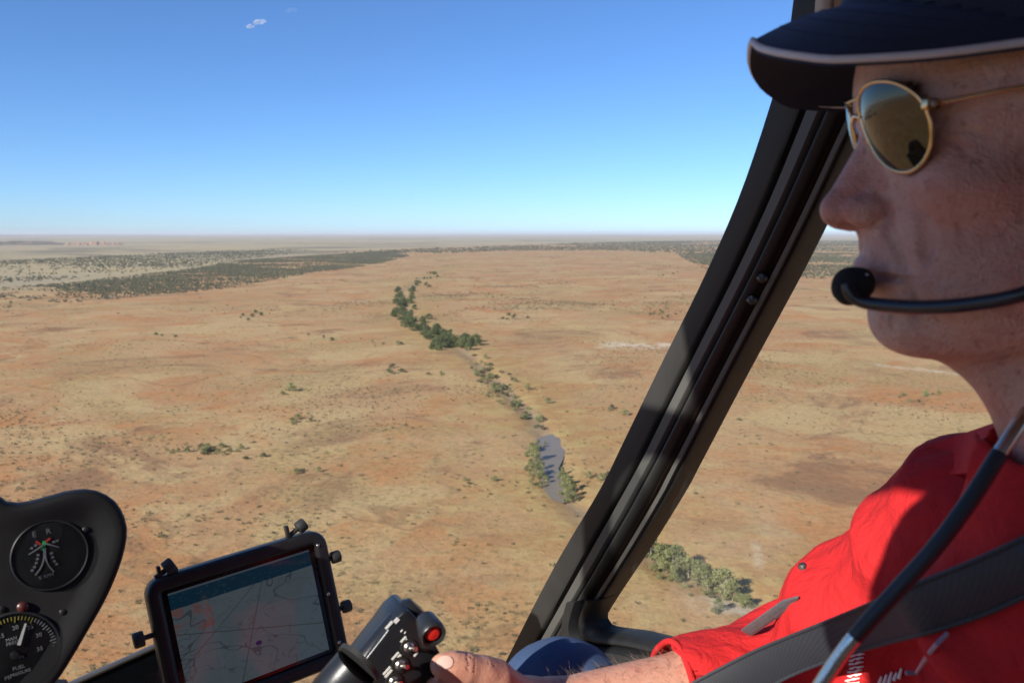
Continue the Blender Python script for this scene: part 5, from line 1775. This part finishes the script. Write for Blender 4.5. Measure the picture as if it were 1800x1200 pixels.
# forearm hair
ab = BVHTree.FromPolygons([tuple(p) for p in rv], [tuple(int(i) for i in q) for q in rf])
roots = []; dirs = []
axv = (WR_R - EL_R) / np.linalg.norm(WR_R - EL_R)
for k in range(1500):
    t = r_.uniform(0.0, 0.95); p0 = EL_R + (WR_R - EL_R) * t
    d = r_.normal(size=3); d -= axv * (d @ axv); d /= np.linalg.norm(d)
    if d[2] < -0.3: continue
    hit = ab.ray_cast(Vector(p0 + d * .12), Vector(-d))
    if hit[0] is not None:
        roots.append(np.array(hit[0])); dirs.append(d * .7 + axv * .6 + r_.normal(size=3) * .35)
strands('arm_hair', roots, dirs, 0.013, 0.00010, HZ * -.1, m_hair)
for s in (-1, 1):
    c = hw((-41.5, s * 32, 36.5))
    me = bevel_mesh([p - PB for p in lathe_vf([(0, -.0118), (.006, -.0102), (.0102, -.006), (.0118, 0), (.0102, .006), (.006, .0102), (0, .0118)], c, HD_L, HZ, HD_F, 18)[0]], lathe_vf([(0, -.0118), (.006, -.0102), (.0102, -.006), (.0118, 0), (.0102, .006), (.006, .0102), (0, .0118)], c, HD_L, HZ, HD_F, 18)[1], 0)
    link('eye', me, simple_mat('eye_white', (0.55, 0.5, 0.46), 0.2), person)

# ---- shirt
def wrinkle(F_, amp):
    x, y, z = self_grid = F_.grid(tuple(slice(0, int(k)) for k in F_.n))
    near = np.abs(F_.d) < 0.02
    ii = np.argwhere(near)
    p = F_.o + F_.h * ii
    return ii, p


def build_shirt():
    F_ = Field(EYE + np.array([0.14, 0.19, -0.80]), EYE + np.array([0.60, 0.88, -0.085]), 0.0031)
    F_.ell(TC + np.array([-0.005, 0.0, 0.03]), (0.120, 0.175, 0.245), 0.02)
    F_.ell(TC + np.array([-0.02, 0.0, -0.16]), (0.125, 0.165, 0.18), 0.05)
    F_.cone(SH_R + np.array([0, 0, -.005]), SH_L, 0.066, 0.066, 0.05)
    F_.ell(TC + np.array([-0.045, 0.085, 0.08]), (0.085, 0.085, 0.11), 0.05)
    nb = hw((-170, 0, -205))
    F_.cone(nb, hw((-160, 0, -132)), 0.088, 0.068, 0.035)
    F_.cone(hw((-120, 0, -215)), hw((-132, 0, -160)), 0.050, 0.036, 0.04)
    # right sleeve down to the cuff on the forearm
    cuff = EL_R * 0.55 + WR_R * 0.45
    F_.chain([(SH_R, 0.079), (SH_R * .45 + EL_R * .55, 0.067), (EL_R, 0.061)], 0.035)
    F_.chain([(EL_R, 0.060), (EL_R * .85 + cuff * .15, 0.059), (cuff, 0.054)], 0.02)
    F_.chain([(SH_L, 0.070), (EL_L, 0.060)], 0.035); F_.chain([(EL_L, 0.060), (EL_L * .6 + WR_L * .4, 0.050)], 0.02)
    # cloth folds: low ridges round the sleeve bend, drag lines over the chest, small crumple
    ii, p = wrinkle(F_, 0)
    q = p - EYE
    ax_ = (EL_R - SH_R) / np.linalg.norm(EL_R - SH_R)
    s = (p - SH_R) @ ax_
    rad = p - SH_R - s[:, None] * ax_
    ang = np.arctan2(rad @ np.cross(ax_, HZ), rad[:, 2])
    dsl = np.exp(-(np.linalg.norm(rad, axis=1) / 0.10) ** 4) * sstep(s, 0.05, 0.12)
    ph = s / 0.040 + 1.6 * np.sin(ang * 1.5 + 0.6) + 2.2 * fbm(q[:, 1] * 22, q[:, 2] * 22, 5)
    fold = dsl * (0.5 + 0.5 * np.sin(ph * 2)) ** 2 * (0.0035 + 0.0085 * sstep(s, 0.06, 0.26))
    u = (q[:, 0] * 0.4 + q[:, 1] * 0.9) ; w_ = q[:, 2] * 0.8 - q[:, 1] * 0.5
    drag = (0.5 + 0.5 * np.sin(w_ * 75 + 5.5 * fbm(u * 9, w_ * 9, 15) + u * 18)) ** 2 * 0.0075 * sstep(fbm(u * 7, w_ * 5, 33), 0.38, 0.62)
    crum = (fbm(q[:, 1] * 40 + q[:, 0] * 23, q[:, 2] * 40 - q[:, 0] * 17, 25, 5) - 0.5) * 0.0075
    # a draped fold where sleeve meets chest
    hem = 0.0
    F_.d[ii[:, 0], ii[:, 1], ii[:, 2]] -= (fold + drag + crum).astype(np.float32)
    # neck opening and cuff openings
    F_.cone(hw((-160, 0, -150)), hw((-134, 0, -60)), 0.058, 0.062, 0.006, 'sub')
    e = cuff + (WR_R - EL_R) / np.linalg.norm(WR_R - EL_R) * 0.10
    F_.cone(cuff - (WR_R - EL_R) / np.linalg.norm(WR_R - EL_R) * 0.012, e, 0.0475, 0.0475, 0.002, 'sub')
    v, f = F_.mesh()
    return relax(v, f, 1), f, cuff


m_shirt, nt, b = new_mat('red_cotton')
v_ = objvec(nt)
nt.links.new(mixc(nt, noise(nt, v_, 14.0, 5.0), (0.46, 0.016, 0.018), (0.56, 0.022, 0.024)), b.inputs['Base Color'])
b.inputs['Roughness'].default_value = 0.85
b.inputs['Specular IOR Level'].default_value = 0.2
wv = nd(nt, 'ShaderNodeTexWave'); wv.inputs['Scale'].default_value = 420.0; wv.inputs['Distortion'].default_value = 1.0; nt.links.new(v_, wv.inputs['Vector'])
hgt = mth(nt, 'ADD', mth(nt, 'MULTIPLY', wv.outputs['Fac'], 0.10), mth(nt, 'ADD', mth(nt, 'MULTIPLY', noise(nt, v_, 30.0, 5.0, 0.6, 1.2), 4.6), mth(nt, 'MULTIPLY', noise(nt, v_, 130.0, 4.0, 0.6), 0.8)))
bump(nt, b, hgt, 0.6, 0.0024)
shv, shf, CUFF = build_shirt()
shirt_o = link('shirt', mesh_from('shirt', shv - PB, shf, smooth=True), m_shirt, person)
ax_ = (WR_R - EL_R) / np.linalg.norm(WR_R - EL_R); u1 = np.cross(ax_, HZ); u1 /= np.linalg.norm(u1); u2 = np.cross(u1, ax_)
for off, rr, rd in ((0.023, 0.0490, 0.0030),):
    hv_, hf_ = pipe([CUFF + ax_ * (off + 0.0015 * math.sin(3 * t)) + (u1 * math.cos(t) + u2 * math.sin(t)) * (rr + 0.0012 * math.sin(5 * t + 1)) for t in np.linspace(0, 2 * math.pi, 60, endpoint=False)], rd, 8, closed=True)
    link('sleeve_hem', mesh_from('hem', [p - PB for p in hv_], hf_, smooth=True), m_shirt, shirt_o)
SB = BVHTree.FromPolygons([tuple(p) for p in shv], [tuple(int(i) for i in q) for q in shf])


def on_shirt(px, py, lift=0.0, default=None):
    d = _F + (px - 900.0) / FPX * _X + (600.0 - py) / FPX * _U
    dn = d / np.linalg.norm(d)
    hit = SB.ray_cast(Vector(EYE), Vector(dn))
    if hit[0] is None:
        return None
    n_ = np.array(hit[1]);
    if n_ @ dn > 0: n_ = -n_
    return np.array(hit[0]) + n_ * lift


# ---- jeans
def build_jeans():
    KN_R = P(988, 1242, 0.86); KN_L = EYE + np.array([0.02, 0.40, -0.66])
    HP_R = EYE + np.array([0.42, 0.53, -0.70]); HP_L = EYE + np.array([0.42, 0.34, -0.70])
    AN_R = EYE + np.array([-0.12, 0.86, -0.92]); AN_L = EYE + np.array([-0.16, 0.46, -0.93])
    F_ = Field(EYE + np.array([-0.26, 0.24, -1.0]), EYE + np.array([0.58, 0.99, -0.38]), 0.0055)
    F_.ell((HP_R + HP_L) / 2 + np.array([0.02, 0, 0.02]), (0.14, 0.17, 0.12), 0.03)
    for hp, kn, an in ((HP_R, KN_R, AN_R), (HP_L, KN_L, AN_L)):
        F_.chain([(hp, 0.088), (kn, 0.066)], 0.04)
        F_.chain([(kn, 0.066), (an, 0.055)], 0.01)
    ii, p = wrinkle(F_, 0)
    q = p - EYE
    F_.d[ii[:, 0], ii[:, 1], ii[:, 2]] -= ((fbm(q[:, 0] * 26 + q[:, 2] * 9, q[:, 1] * 26, 77) - .5) * 0.008).astype(np.float32)
    v, f = F_.mesh()
    return relax(v, f, 2), f


m_jean, nt, b = new_mat('blue_denim')
v_ = objvec(nt)
c = mixc(nt, noise(nt, v_, 20.0, 5.0, 0.6), (0.018, 0.040, 0.11), (0.035, 0.075, 0.17))
wv = nd(nt, 'ShaderNodeTexWave', bands_direction='DIAGONAL'); wv.inputs['Scale'].default_value = 300.0; nt.links.new(v_, wv.inputs['Vector'])
c = mixc(nt, mth(nt, 'MULTIPLY', wv.outputs['Fac'], 0.25), c, (0.10, 0.15, 0.25))
nt.links.new(c, b.inputs['Base Color'])
b.inputs['Roughness'].default_value = 0.9
bump(nt, b, mth(nt, 'ADD', wv.outputs['Fac'], noise(nt, v_, 80.0, 4.0)), 0.3, 0.0008)
jv, jf = build_jeans()
link('jeans', mesh_from('jeans', jv - PB, jf, smooth=True), m_jean, person)

# ================================================================== WHAT THE PILOT WEARS AND HOLDS
# ---- sunglasses
gls = empty('sunglasses', tuple(hw((-20, 0, 38))[0] if hw((-20, 0, 38)).ndim > 1 else hw((-20, 0, 38))), label='gold wire aviator sunglasses with dark brown lenses on the face', category='sunglasses')
m_gold = simple_mat('gold_wire', (0.80, 0.56, 0.30), 0.24, metal=1.0, var=0.1)
m_lens, nt, b = new_mat('dark_mirror_lens')
b.inputs['Base Color'].default_value = (0.016, 0.011, 0.006, 1)
b.inputs['Metallic'].default_value = 0.0
b.inputs['Roughness'].default_value = 0.02
b.inputs['Specular IOR Level'].default_value = 0.6
b.inputs['IOR'].default_value = 1.62
b.inputs['Specular Tint'].default_value = (1.0, 0.93, 0.80, 1)


def lens_a(l_, z_):
    return -17.0 - 19.5 * (abs(l_) / 62.0) ** 2 + 0.27 * (z_ - 40)


LO = spline([(11, 51), (18, 57.5), (31, 60), (47, 57.5), (58.5, 50), (62.5, 40), (61, 29), (54, 20.5), (43.5, 16.8), (31, 19), (20, 26.5), (13, 37), (10.3, 45)], 56, closed=True)
LO[:, 0] = 10.3 + (LO[:, 0] - 10.3) * 0.93
for s in (-1, 1):
    rim = [hw((lens_a(l_, z_), s * l_, z_)) for l_, z_ in LO]
    rim_o = part('rim', pipe(rim, 0.00098, 10, closed=True), m_gold, gls)
    c_ = LO.mean(0); v = []; f = []
    NR = 7
    for k in range(NR + 1):
        t = k / NR
        for l_, z_ in LO:
            ll, zz = c_[0] + (l_ - c_[0]) * t, c_[1] + (z_ - c_[1]) * t
            bulge = 2.6 * (1 - t * t)
            v.append(hw((lens_a(ll, zz) + bulge, s * ll, zz)))
    n = len(LO)
    for k in range(NR):
        for i in range(n):
            f.append((k * n + i, k * n + (i + 1) % n, (k + 1) * n + (i + 1) % n, (k + 1) * n + i))
    me = mesh_from('lens', [p - np.array(gls.location) for p in v[n - 1:]], [tuple(max(0, i - n + 1) for i in q) for q in f if min(q) >= n] + [(0, 1 + (i + 1) % n, 1 + i) for i in range(n)], smooth=True)
    link('lens', me, m_lens, gls)
    hx = lens_a(58.5, 45)
    hin = hw((hx - 2.0, s * 60.5, 45.0))
    hinge = part('hinge', box_vf(hin, HD_F * .93 + HD_L * s * .36, HD_L * s * .93 - HD_F * .36, HZ, 0.0085, 0.0042, 0.0048), m_gold, gls, 0.0008)
    sub('hinge_screw', lathe_vf([(0.0, 0), (0.0017, 0), (0.0014, 0.0012), (0, 0.0016)], hin + HD_L * s * 0.0022, HD_F, HZ, HD_L * s, 12), m_steel, hinge, gls)
    part('temple', pipe([hw((hx - 6, s * 63, 45.3)), hw((-66, s * 72, 49.5)), hw((-98, s * 77, 52)), hw((-122, s * 80, 50)), hw((-134, s * 79, 38)), hw((-138, s * 77, 22))], [0.0012, 0.0011, 0.0011, 0.0016, 0.0018, 0.0016], 10, 40), m_gold, gls)
    pad = hw((lens_a(9, 33) - 4.0, s * 9.5, 32.0))
    pd_o = part('nose_pad', lathe_vf([(0.0, -0.0012), (0.0034, -0.0008), (0.0038, 0.0), (0.0034, 0.0008), (0, 0.0012)], pad, HZ, HD_F, HD_L, 14), simple_mat('clear_nose_pad', (0.55, 0.52, 0.45), 0.25), gls)
    sub('pad_arm', pipe([pad, pad + HD_F * 0.003 + HD_L * s * 0.001, hw((lens_a(12, 37), s * 13.0, 37))], 0.0006, 8, 10), m_gold, pd_o, gls)
part('bridge', pipe([hw((lens_a(11, 46), 11, 46)), hw((-15.0, 0, 48.0)), hw((lens_a(11, 46), -11, 46))], 0.0011, 10, 16), m_gold, gls)
part('brow_bar', pipe([hw((lens_a(17, 57), 17, 57)), hw((-15.5, 0, 57.0)), hw((lens_a(17, 57), -17, 57))], 0.0010, 10, 16), m_gold, gls)

# ---- cap
cap = empty('baseball_cap', tuple(hw((-110, 0, 70)).ravel()), label='navy blue cap with pale sandwich edging round the brim', category='cap')
m_navy, nt, b = new_mat('navy_twill')
v_ = objvec(nt)
nt.links.new(mixc(nt, noise(nt, v_, 30.0, 5.0), (0.008, 0.013, 0.030), (0.013, 0.021, 0.045)), b.inputs['Base Color'])
b.inputs['Roughness'].default_value = 0.8
b.inputs['Sheen Weight'].default_value = 0.25
b.inputs['Sheen Tint'].default_value = (0.25, 0.45, 0.9, 1)
wv = nd(nt, 'ShaderNodeTexWave', bands_direction='DIAGONAL'); wv.inputs['Scale'].default_value = 500.0; nt.links.new(v_, wv.inputs['Vector'])
bump(nt, b, wv.outputs['Fac'], 0.2, 0.0006)
m_edge = simple_mat('pale_grey_piping', (0.62, 0.60, 0.62), 0.7, var=0.12, vscale=120)
NB = 40


BR_E = spline([(38, 0, 87), (36.5, 20, 79), (29.5, 40, 72), (18, 55.5, 66.5), (6, 66, 63), (-30, 77, 62), (-72, 81, 65.5)], 60)


def brim_pt(t, s, dz=0.0):
    """t across (-1 right .. 1 left), s from band (0) to edge (1); millimetres."""
    u = abs(t); sg = 1 if t >= 0 else -1
    e = np.array([np.interp(u, np.linspace(0, 1, 60), BR_E[:, k]) for k in range(3)])
    th = u * R(82)
    bnd = np.array([-103 + 84 * math.cos(th), 80 * math.sin(th), 66 + 36 * math.cos(th) ** 1.3])
    p = bnd + (e - bnd) * s
    p[2] += 4.0 * math.sin(math.pi * s) * math.cos(th) + dz
    p[1] *= sg
    return hw(p).ravel()


NS = 9
def brim_mesh(dz):
    return [[brim_pt(-1 + 2 * i / (NB - 1), k / (NS - 1), dz) for k in range(NS)] for i in range(NB)]


up = brim_mesh(1.6); dn = brim_mesh(-1.6)
rings = [u_ + d_[::-1] for u_, d_ in zip(up, dn)]
brim = part('brim', sweep_rings(rings), m_navy, cap, 0.0, True, angle=80)
edge = [brim_pt(-1 + 2 * i / (NB - 1), 1.0, 1.5) for i in range(NB)]
sub('edging', pipe(edge, 0.0018, 10), m_edge, brim, cap)
for s_ in (0.25, 0.42, 0.59, 0.76):
    sub('stitching', pipe([brim_pt(-0.93 + 1.86 * i / 31, s_, 1.75) for i in range(32)], 0.00035, 5), m_navy, brim, cap)
F_ = Field(hw((20, 110, 55)).ravel() * 0 + np.minimum(hw((20, 110, 55)).ravel(), hw((-230, -110, 55)).ravel()), np.maximum(hw((20, 110, 190)).ravel(), hw((-230, -110, 190)).ravel()), 0.003)
cc = hw((-112, 0, 66)).ravel()
rot = [HD_F, HD_L, HZ]
rotm = np.stack([HD_F, HD_L, HZ], 1)
F_.ell(cc, (0.1035, 0.0845, 0.098), 0.002, rot=[[HD_F[0], HD_L[0], 0], [HD_F[1], HD_L[1], 0], [0, 0, 1]])
F_.ell(hw((-60, 0, 100)).ravel(), (0.048, 0.055, 0.045), 0.03)
F_.ell(cc - HZ * 0.003, (0.0995, 0.0805, 0.094), 0.002, 'sub', rot=[[HD_F[0], HD_L[0], 0], [HD_F[1], HD_L[1], 0], [0, 0, 1]])
v, f = F_.mesh()
fcn = v[f].mean(1) - HD_O
fa, fl_ = fcn @ HD_F / mm + 103, fcn @ HD_L / mm
ct_ = np.clip(fa / np.hypot(fa, fl_), 0, 1)
keep = fcn[:, 2] > (65 + 33 * ct_ ** 1.3) * mm
part('crown', (v, [tuple(int(i) for i in q) for q in f[keep]]), m_navy, cap, 0.0, True, angle=80)
part('button', lathe_vf([(0.0, -0.002), (0.0075, -0.001), (0.007, 0.003), (0, 0.0045)], cc + HZ * 0.0985, HD_F, HD_L, HZ, 16), m_navy, cap)

# ---- headset with boom microphone
hs = empty('headset', tuple(hw((-112, 0, 150)).ravel()), label='black aviation headset with boom microphone at the lips', category='headset')
m_boom = simple_mat('black_boom', (0.012, 0.016, 0.024), 0.28, var=0.2, vscale=80)
m_foam = simple_mat('black_foam', (0.008, 0.008, 0.009), 0.95, var=0.4, vscale=400, bump_s=0.8, bump_scale=900, bump_d=0.0012)
LATM = 14.0


def hp(px, py, lat):
    """Head-side point at a pixel, lat mm to the pilot's left of his midline."""
    d = _F + (px - 900.0) / FPX * _X + (600.0 - py) / FPX * _U
    o_ = HD_O + HD_L * lat * mm
    return EYE + d * (float((o_ - EYE) @ HD_L) / float(d @ HD_L))


boom = [hp(1490, 500, 30), hp(1493, 512, 31), hp(1503, 524, 32), hp(1524, 532, 35), hp(1560, 537, 43), hp(1620, 540, 56), hp(1700, 535, 70), hp(1800, 516, 84), hw((-98, 96, -22)).ravel(), hw((-112, 100, 2)).ravel()]
part('boom', pipe(boom, [0.0032, 0.0034, 0.0034, 0.0033, 0.0033, 0.0033, 0.0033, 0.0034, 0.0036, 0.004], 14, 70), m_boom, hs)
mc = hp(1494, 503, 22)
F_ = Field(mc - 0.02, mc + 0.02, 0.0009)
F_.ell(mc, (0.0088, 0.0105, 0.0098), 0.002).ell(mc + np.array([0.0060, -0.002, 0.0018]), (0.0050, 0.0082, 0.0070), 0.004)
ii, p_ = wrinkle(F_, 0)
q_ = p_ - mc
F_.d[ii[:, 0], ii[:, 1], ii[:, 2]] -= ((fbm(q_[:, 0] * 900 + q_[:, 1] * 300, q_[:, 2] * 900, 3) - .5) * 0.0006).astype(np.float32)
v, f = F_.mesh()
part('microphone', (v, [tuple(int(i) for i in q) for q in f]), m_foam, hs, 0.0, True, angle=80)
so_ = hp(1523, 486, 29)
part('screw', lathe_vf([(0.0, 0), (0.0016, 0), (0.0012, 0.0008), (0, 0.001)], so_, HD_F, HZ, HD_L, 12), m_steel, hs)
for s in (-1, 1):
    c_ = hw((-114, s * 84, 18)).ravel(); ax = HD_L * s
    cup = part('ear_cup', [q for q in [None]] and lathe_vf([(0.0, 0.036), (0.020, 0.035), (0.030, 0.028), (0.034, 0.014), (0.034, 0.004)], c_, HD_F, HZ, ax, 28), m_black, hs)
    sub('ear_seal', pipe([c_ + (HD_F * math.cos(t) * 0.029 + HZ * math.sin(t) * 0.033) + ax * 0.002 for t in np.linspace(0, 2 * math.pi, 28, endpoint=False)], 0.0095, 12, closed=True), m_rubber, cup, hs)
part('headband', pipe([hw((-114, s * w_, z_)).ravel() for s, w_, z_ in ((-1, 106, 22), (-1, 110, 70), (-1, 96, 130), (-1, 55, 172), (1, 0, 184), (1, 55, 172), (1, 96, 130), (1, 110, 70), (1, 106, 22))], 0.0075, 12, 60), m_black, hs)

# ---- shoulder belt lying over the shirt
m_belt, nt, b = new_mat('dark_webbing')
v_ = objvec(nt)
wv = nd(nt, 'ShaderNodeTexWave'); wv.inputs['Scale'].default_value = 160.0; wv.inputs['Distortion'].default_value = 0.6; nt.links.new(v_, wv.inputs['Vector'])
nt.links.new(mixc(nt, mth(nt, 'MULTIPLY', wv.outputs['Fac'], noise(nt, v_, 40.0, 4.0)), (0.022, 0.025, 0.033), (0.038, 0.042, 0.052)), b.inputs['Base Color'])
b.inputs['Roughness'].default_value = 0.65
bump(nt, b, mth(nt, 'ADD', mth(nt, 'MULTIPLY', wv.outputs['Fac'], 0.35), noise(nt, v_, 500.0, 2.0)), 0.25, 0.0008)
TOP = [(1960, 872), (1800, 945), (1700, 990), (1620, 1022), (1540, 1056), (1470, 1085), (1400, 1113), (1330, 1142), (1270, 1172), (1210, 1204), (1150, 1240)]
BOT = [(1985, 960), (1800, 1048), (1720, 1082), (1640, 1108), (1570, 1126), (1500, 1146), (1430, 1170), (1375, 1194), (1310, 1232), (1250, 1262), (1200, 1290)]
NBT = 80
tp_ = spline(TOP, NBT); bt_ = spline(BOT, NBT)
dep = np.full((NBT, 7), np.nan)
for i in range(NBT):
    for k in range(7):
        px, py = tp_[i] + (bt_[i] - tp_[i]) * k / 6
        q = on_shirt(px, py)
        if q is not None:
            dep[i, k] = (q - EYE) @ _F
md = np.nanmin(dep, axis=1) if np.isfinite(dep).any() else np.full(NBT, .55)
good = np.isfinite(md)
md = np.interp(np.arange(NBT), np.arange(NBT)[good], md[good])
# taut: smooth the depth, never behind the cloth
sm = md.copy()
for _ in range(60):
    sm = np.minimum(md, np.convolve(np.pad(sm, 3, mode='edge'), np.ones(7) / 7, 'valid'))
belt_o = empty('seat_belt', tuple(PB + np.array([0, 0, 0.2])), label='dark grey webbing shoulder belt crossing the red shirt', category='seat belt')
rings = []
for i in range(NBT):
    row = []
    for k in range(9):
        px, py = tp_[i] + (bt_[i] - tp_[i]) * k / 8
        bow = 0.003 * (1 - ((k - 4) / 4) ** 2)
        row.append(P(px, py, sm[i] - 0.005 - bow))
    back = [p + _F * 0.0022 for p in row[::-1]]
    rings.append(row + back)
part('webbing', sweep_rings(rings), m_belt, belt_o, 0.0, True, angle=60)
part('belt_edge', pipe([r_[0] - _F * 0.0003 for r_ in rings], 0.0013, 8), m_belt, belt_o)
part('belt_edge', pipe([r_[8] - _F * 0.0003 for r_ in rings], 0.0013, 8), m_belt, belt_o)

# ---- cord with bright ferrules hanging in front of the chest
cab = empty('comms_cord', tuple(P(1430, 1225, 0.43)), label='thick black cord with bright metal ferrules across the chest', category='cord')
path = spline([P(1880, 600, 0.40), P(1830, 690, 0.395), P(1790, 748, 0.39), P(1752, 805, 0.388), P(1700, 886, 0.388), P(1640, 966, 0.39), P(1575, 1038, 0.395), P(1512, 1108, 0.40), P(1470, 1162, 0.405), P(1430, 1225, 0.41), P(1390, 1300, 0.42)], 140)


def near_i(px, py):
    return int(np.argmin([np.hypot(900 + FPX * ((p - EYE) @ _X) / ((p - EYE) @ _F) - px, 600 - FPX * ((p - EYE) @ _U) / ((p - EYE) @ _F) - py) for p in path]))


i0, i1 = near_i(1757, 797), near_i(1504, 1117)
part('black_sleeve', pipe(path[i0:i1 + 1], 0.0038, 18), simple_mat('black_cord_sleeve', (0.012, 0.013, 0.017), 0.5, var=0.2, vscale=80), cab)
part('upper_ferrule', pipe(path[:i0 + 2], 0.0033, 18), m_steel, cab)
part('lower_ferrule', pipe(path[i1 - 1:], 0.0036, 18), m_steel, cab)

# ---- pen clipped in the sleeve pocket, cable tie, snap fastener, stitched white badge
def along(pts, lift):
    out = []
    for p in pts:
        q = on_shirt(*p, lift)
        out.append(q if q is not None else None)
    d0 = [((q - EYE) @ _F) for q in out if q is not None]
    return [q if q is not None else P(*pts[i], min(d0)) for i, q in enumerate(out)]


pz = along([(1312, 1114), (1345, 1092), (1380, 1068), (1408, 1048)], 0.003)
zp = empty('zip_pull', tuple(pz[1]), label='flat grey ribbed zip strip lying on the red sleeve', category='zip')
d_ = pz[-1] - pz[0]; L_ = np.linalg.norm(d_); d_ /= L_
nn = -_F - d_ * (-_F @ d_); nn /= np.linalg.norm(nn); ss = np.cross(d_, nn)
m_zip = simple_mat('grey_zip', (0.13, 0.13, 0.14), 0.5, metal=0.3, var=0.3, vscale=200)
part('strip', prism_vf([(-L_ / 2, -.0052), (L_ * .30, -.0056), (L_ / 2, -.0006), (L_ / 2, .0006), (L_ * .30, .0050), (-L_ / 2, .0052)], (pz[0] + pz[-1]) / 2 + nn * .002, d_, ss, nn, -.001, .001), m_zip, zp, 0.0004)
for k in range(26):
    part('tooth', box_vf(pz[0] + d_ * (0.006 + k * (L_ * .74) / 26) + nn * .0033, d_, ss, nn, 0.0012, 0.0050, 0.0010), m_zip, zp)

ct = along([(1618, 1186), (1640, 1170), (1656, 1142), (1672, 1112)], 0.006)
tie = empty('cable_tie', tuple(ct[0]), label='pale translucent plastic tie sticking up from the shirt front', category='cable tie')
m_tie = simple_mat('pale_plastic', (0.30, 0.27, 0.33), 0.4, var=0.1)
part('tail', pipe([ct[1] * .5 + ct[0] * .5, ct[2], ct[3] + (-_F) * .004], [0.0011, 0.0014, 0.0012], 8, 14), m_tie, tie)
part('head', box_vf(ct[0], _X, _U, _F, 0.0095, 0.0038, 0.003), m_tie, tie, 0.0012)

q = on_shirt(1410, 998, 0.001)
if q is None:
    q = P(1410, 998, 0.74)
sn = empty('snap_fastener', tuple(q), label='small dark metal snap on the red sleeve edge', category='snap fastener')
part('cap', lathe_vf([(0.0026, -.003), (0.0026, .0005), (0.002, .0010), (0, .0012)], q, HF, HZ, -HR, 16), m_frame2, sn)
part('socket', lathe_vf([(0.0040, -.003), (0.0040, -.0005), (0.0032, .0003)], q, HF, HZ, -HR, 16), m_black, sn)

bd = on_shirt(1535, 1178, 0.001)
badge = empty('stitched_badge', tuple(bd if bd is not None else P(1535, 1178, .6)), label='white stitched lettering low on the red shirt front', category='badge')
r_ = np.random.default_rng(12)
m_thread = simple_mat('white_thread', (0.80, 0.76, 0.74), 0.8, var=0.15, vscale=300)
for row in range(8):
    px = 1497 - row * 1.5 + r_.uniform(-2, 2); py = 1152 + row * 7.0
    pts = [on_shirt(px + k * 5.0, py - k * 0.9 + r_.uniform(-1.2, 1.2), 0.0012) for k in range(6)]
    if all(q is not None for q in pts):
        part('stitch', pipe(pts, [0.0005, 0.0009, 0.0004, 0.0010, 0.0006, 0.0004], 6), m_thread, badge)
for k in range(5):
    px = 1545 + k * 9.0; py = 1204 - k * 3.5
    a_ = on_shirt(px, py, 0.0012); b_ = on_shirt(px + 5, py - 13 - r_.uniform(0, 5), 0.0012)
    if a_ is not None and b_ is not None:
        part('stitch', pipe([a_, b_], [0.0016, 0.0008], 6), m_thread, badge)

# ---- shirt collar leaf lying over the shoulder
rows = []
for line in ([(1800, 728, .49), (1750, 744, .54), (1690, 764, .60), (1613, 788, .655)], [(1806, 764, .475), (1750, 782, .53), (1685, 800, .585), (1604, 804, .655)], [(1812, 800, .46), (1750, 818, .515), (1680, 834, .57), (1598, 824, .655)]):
    row = []
    for x, y, d_ in line:
        q = on_shirt(x, y, 0.0045)
        dq = float((q - EYE) @ _F) if q is not None else d_
        row.append(P(x, y, min(dq, d_ + 0.03) if q is not None else d_))
    rows.append(spline(row, 14))
g = [[rows[0][i] * (1 - t) * (1 - 2 * t) + rows[1][i] * 4 * t * (1 - t) + rows[2][i] * t * (2 * t - 1) for i in range(14)] for t in np.linspace(0, 1, 7)]
top = [p for r2 in g for p in r2]; bot = [p + _F * 0.003 for p in top]; k_ = len(top)
f = []
for i in range(6):
    for j in range(13):
        a = i * 14 + j
        f += [(a, a + 1, a + 15, a + 14), (k_ + a + 14, k_ + a + 15, k_ + a + 1, k_ + a)]
rim = [j for j in range(14)] + [i * 14 + 13 for i in range(1, 7)] + [6 * 14 + j for j in range(12, -1, -1)] + [i * 14 for i in range(5, 0, -1)]
f += [(rim[i], k_ + rim[i], k_ + rim[(i + 1) % len(rim)], rim[(i + 1) % len(rim)]) for i in range(len(rim))]
link('collar', bevel_mesh([p - PB for p in top + bot], f, 0.0008), m_shirt, shirt_o)

# ---- pilot's seat
seat = empty('pilot_seat', tuple(EYE + np.array([0.45, 0.44, -1.0])), label='grey upholstered pilot seat behind the red shirt', category='seat')
part('seat_base', box_vf(EYE + np.array([0.34, 0.44, -0.90]), _X, np.array([0, 1.0, 0]), HZ, 0.50, 0.44, 0.17), m_seat, seat, 0.03, seg=3)
part('backrest', box_vf(EYE + np.array([0.62, 0.44, -0.50]), np.array([.98, 0, .17]), np.array([0, 1.0, 0]), np.array([-.17, 0, .98]), 0.10, 0.42, 0.72), m_seat, seat, 0.03, seg=3)
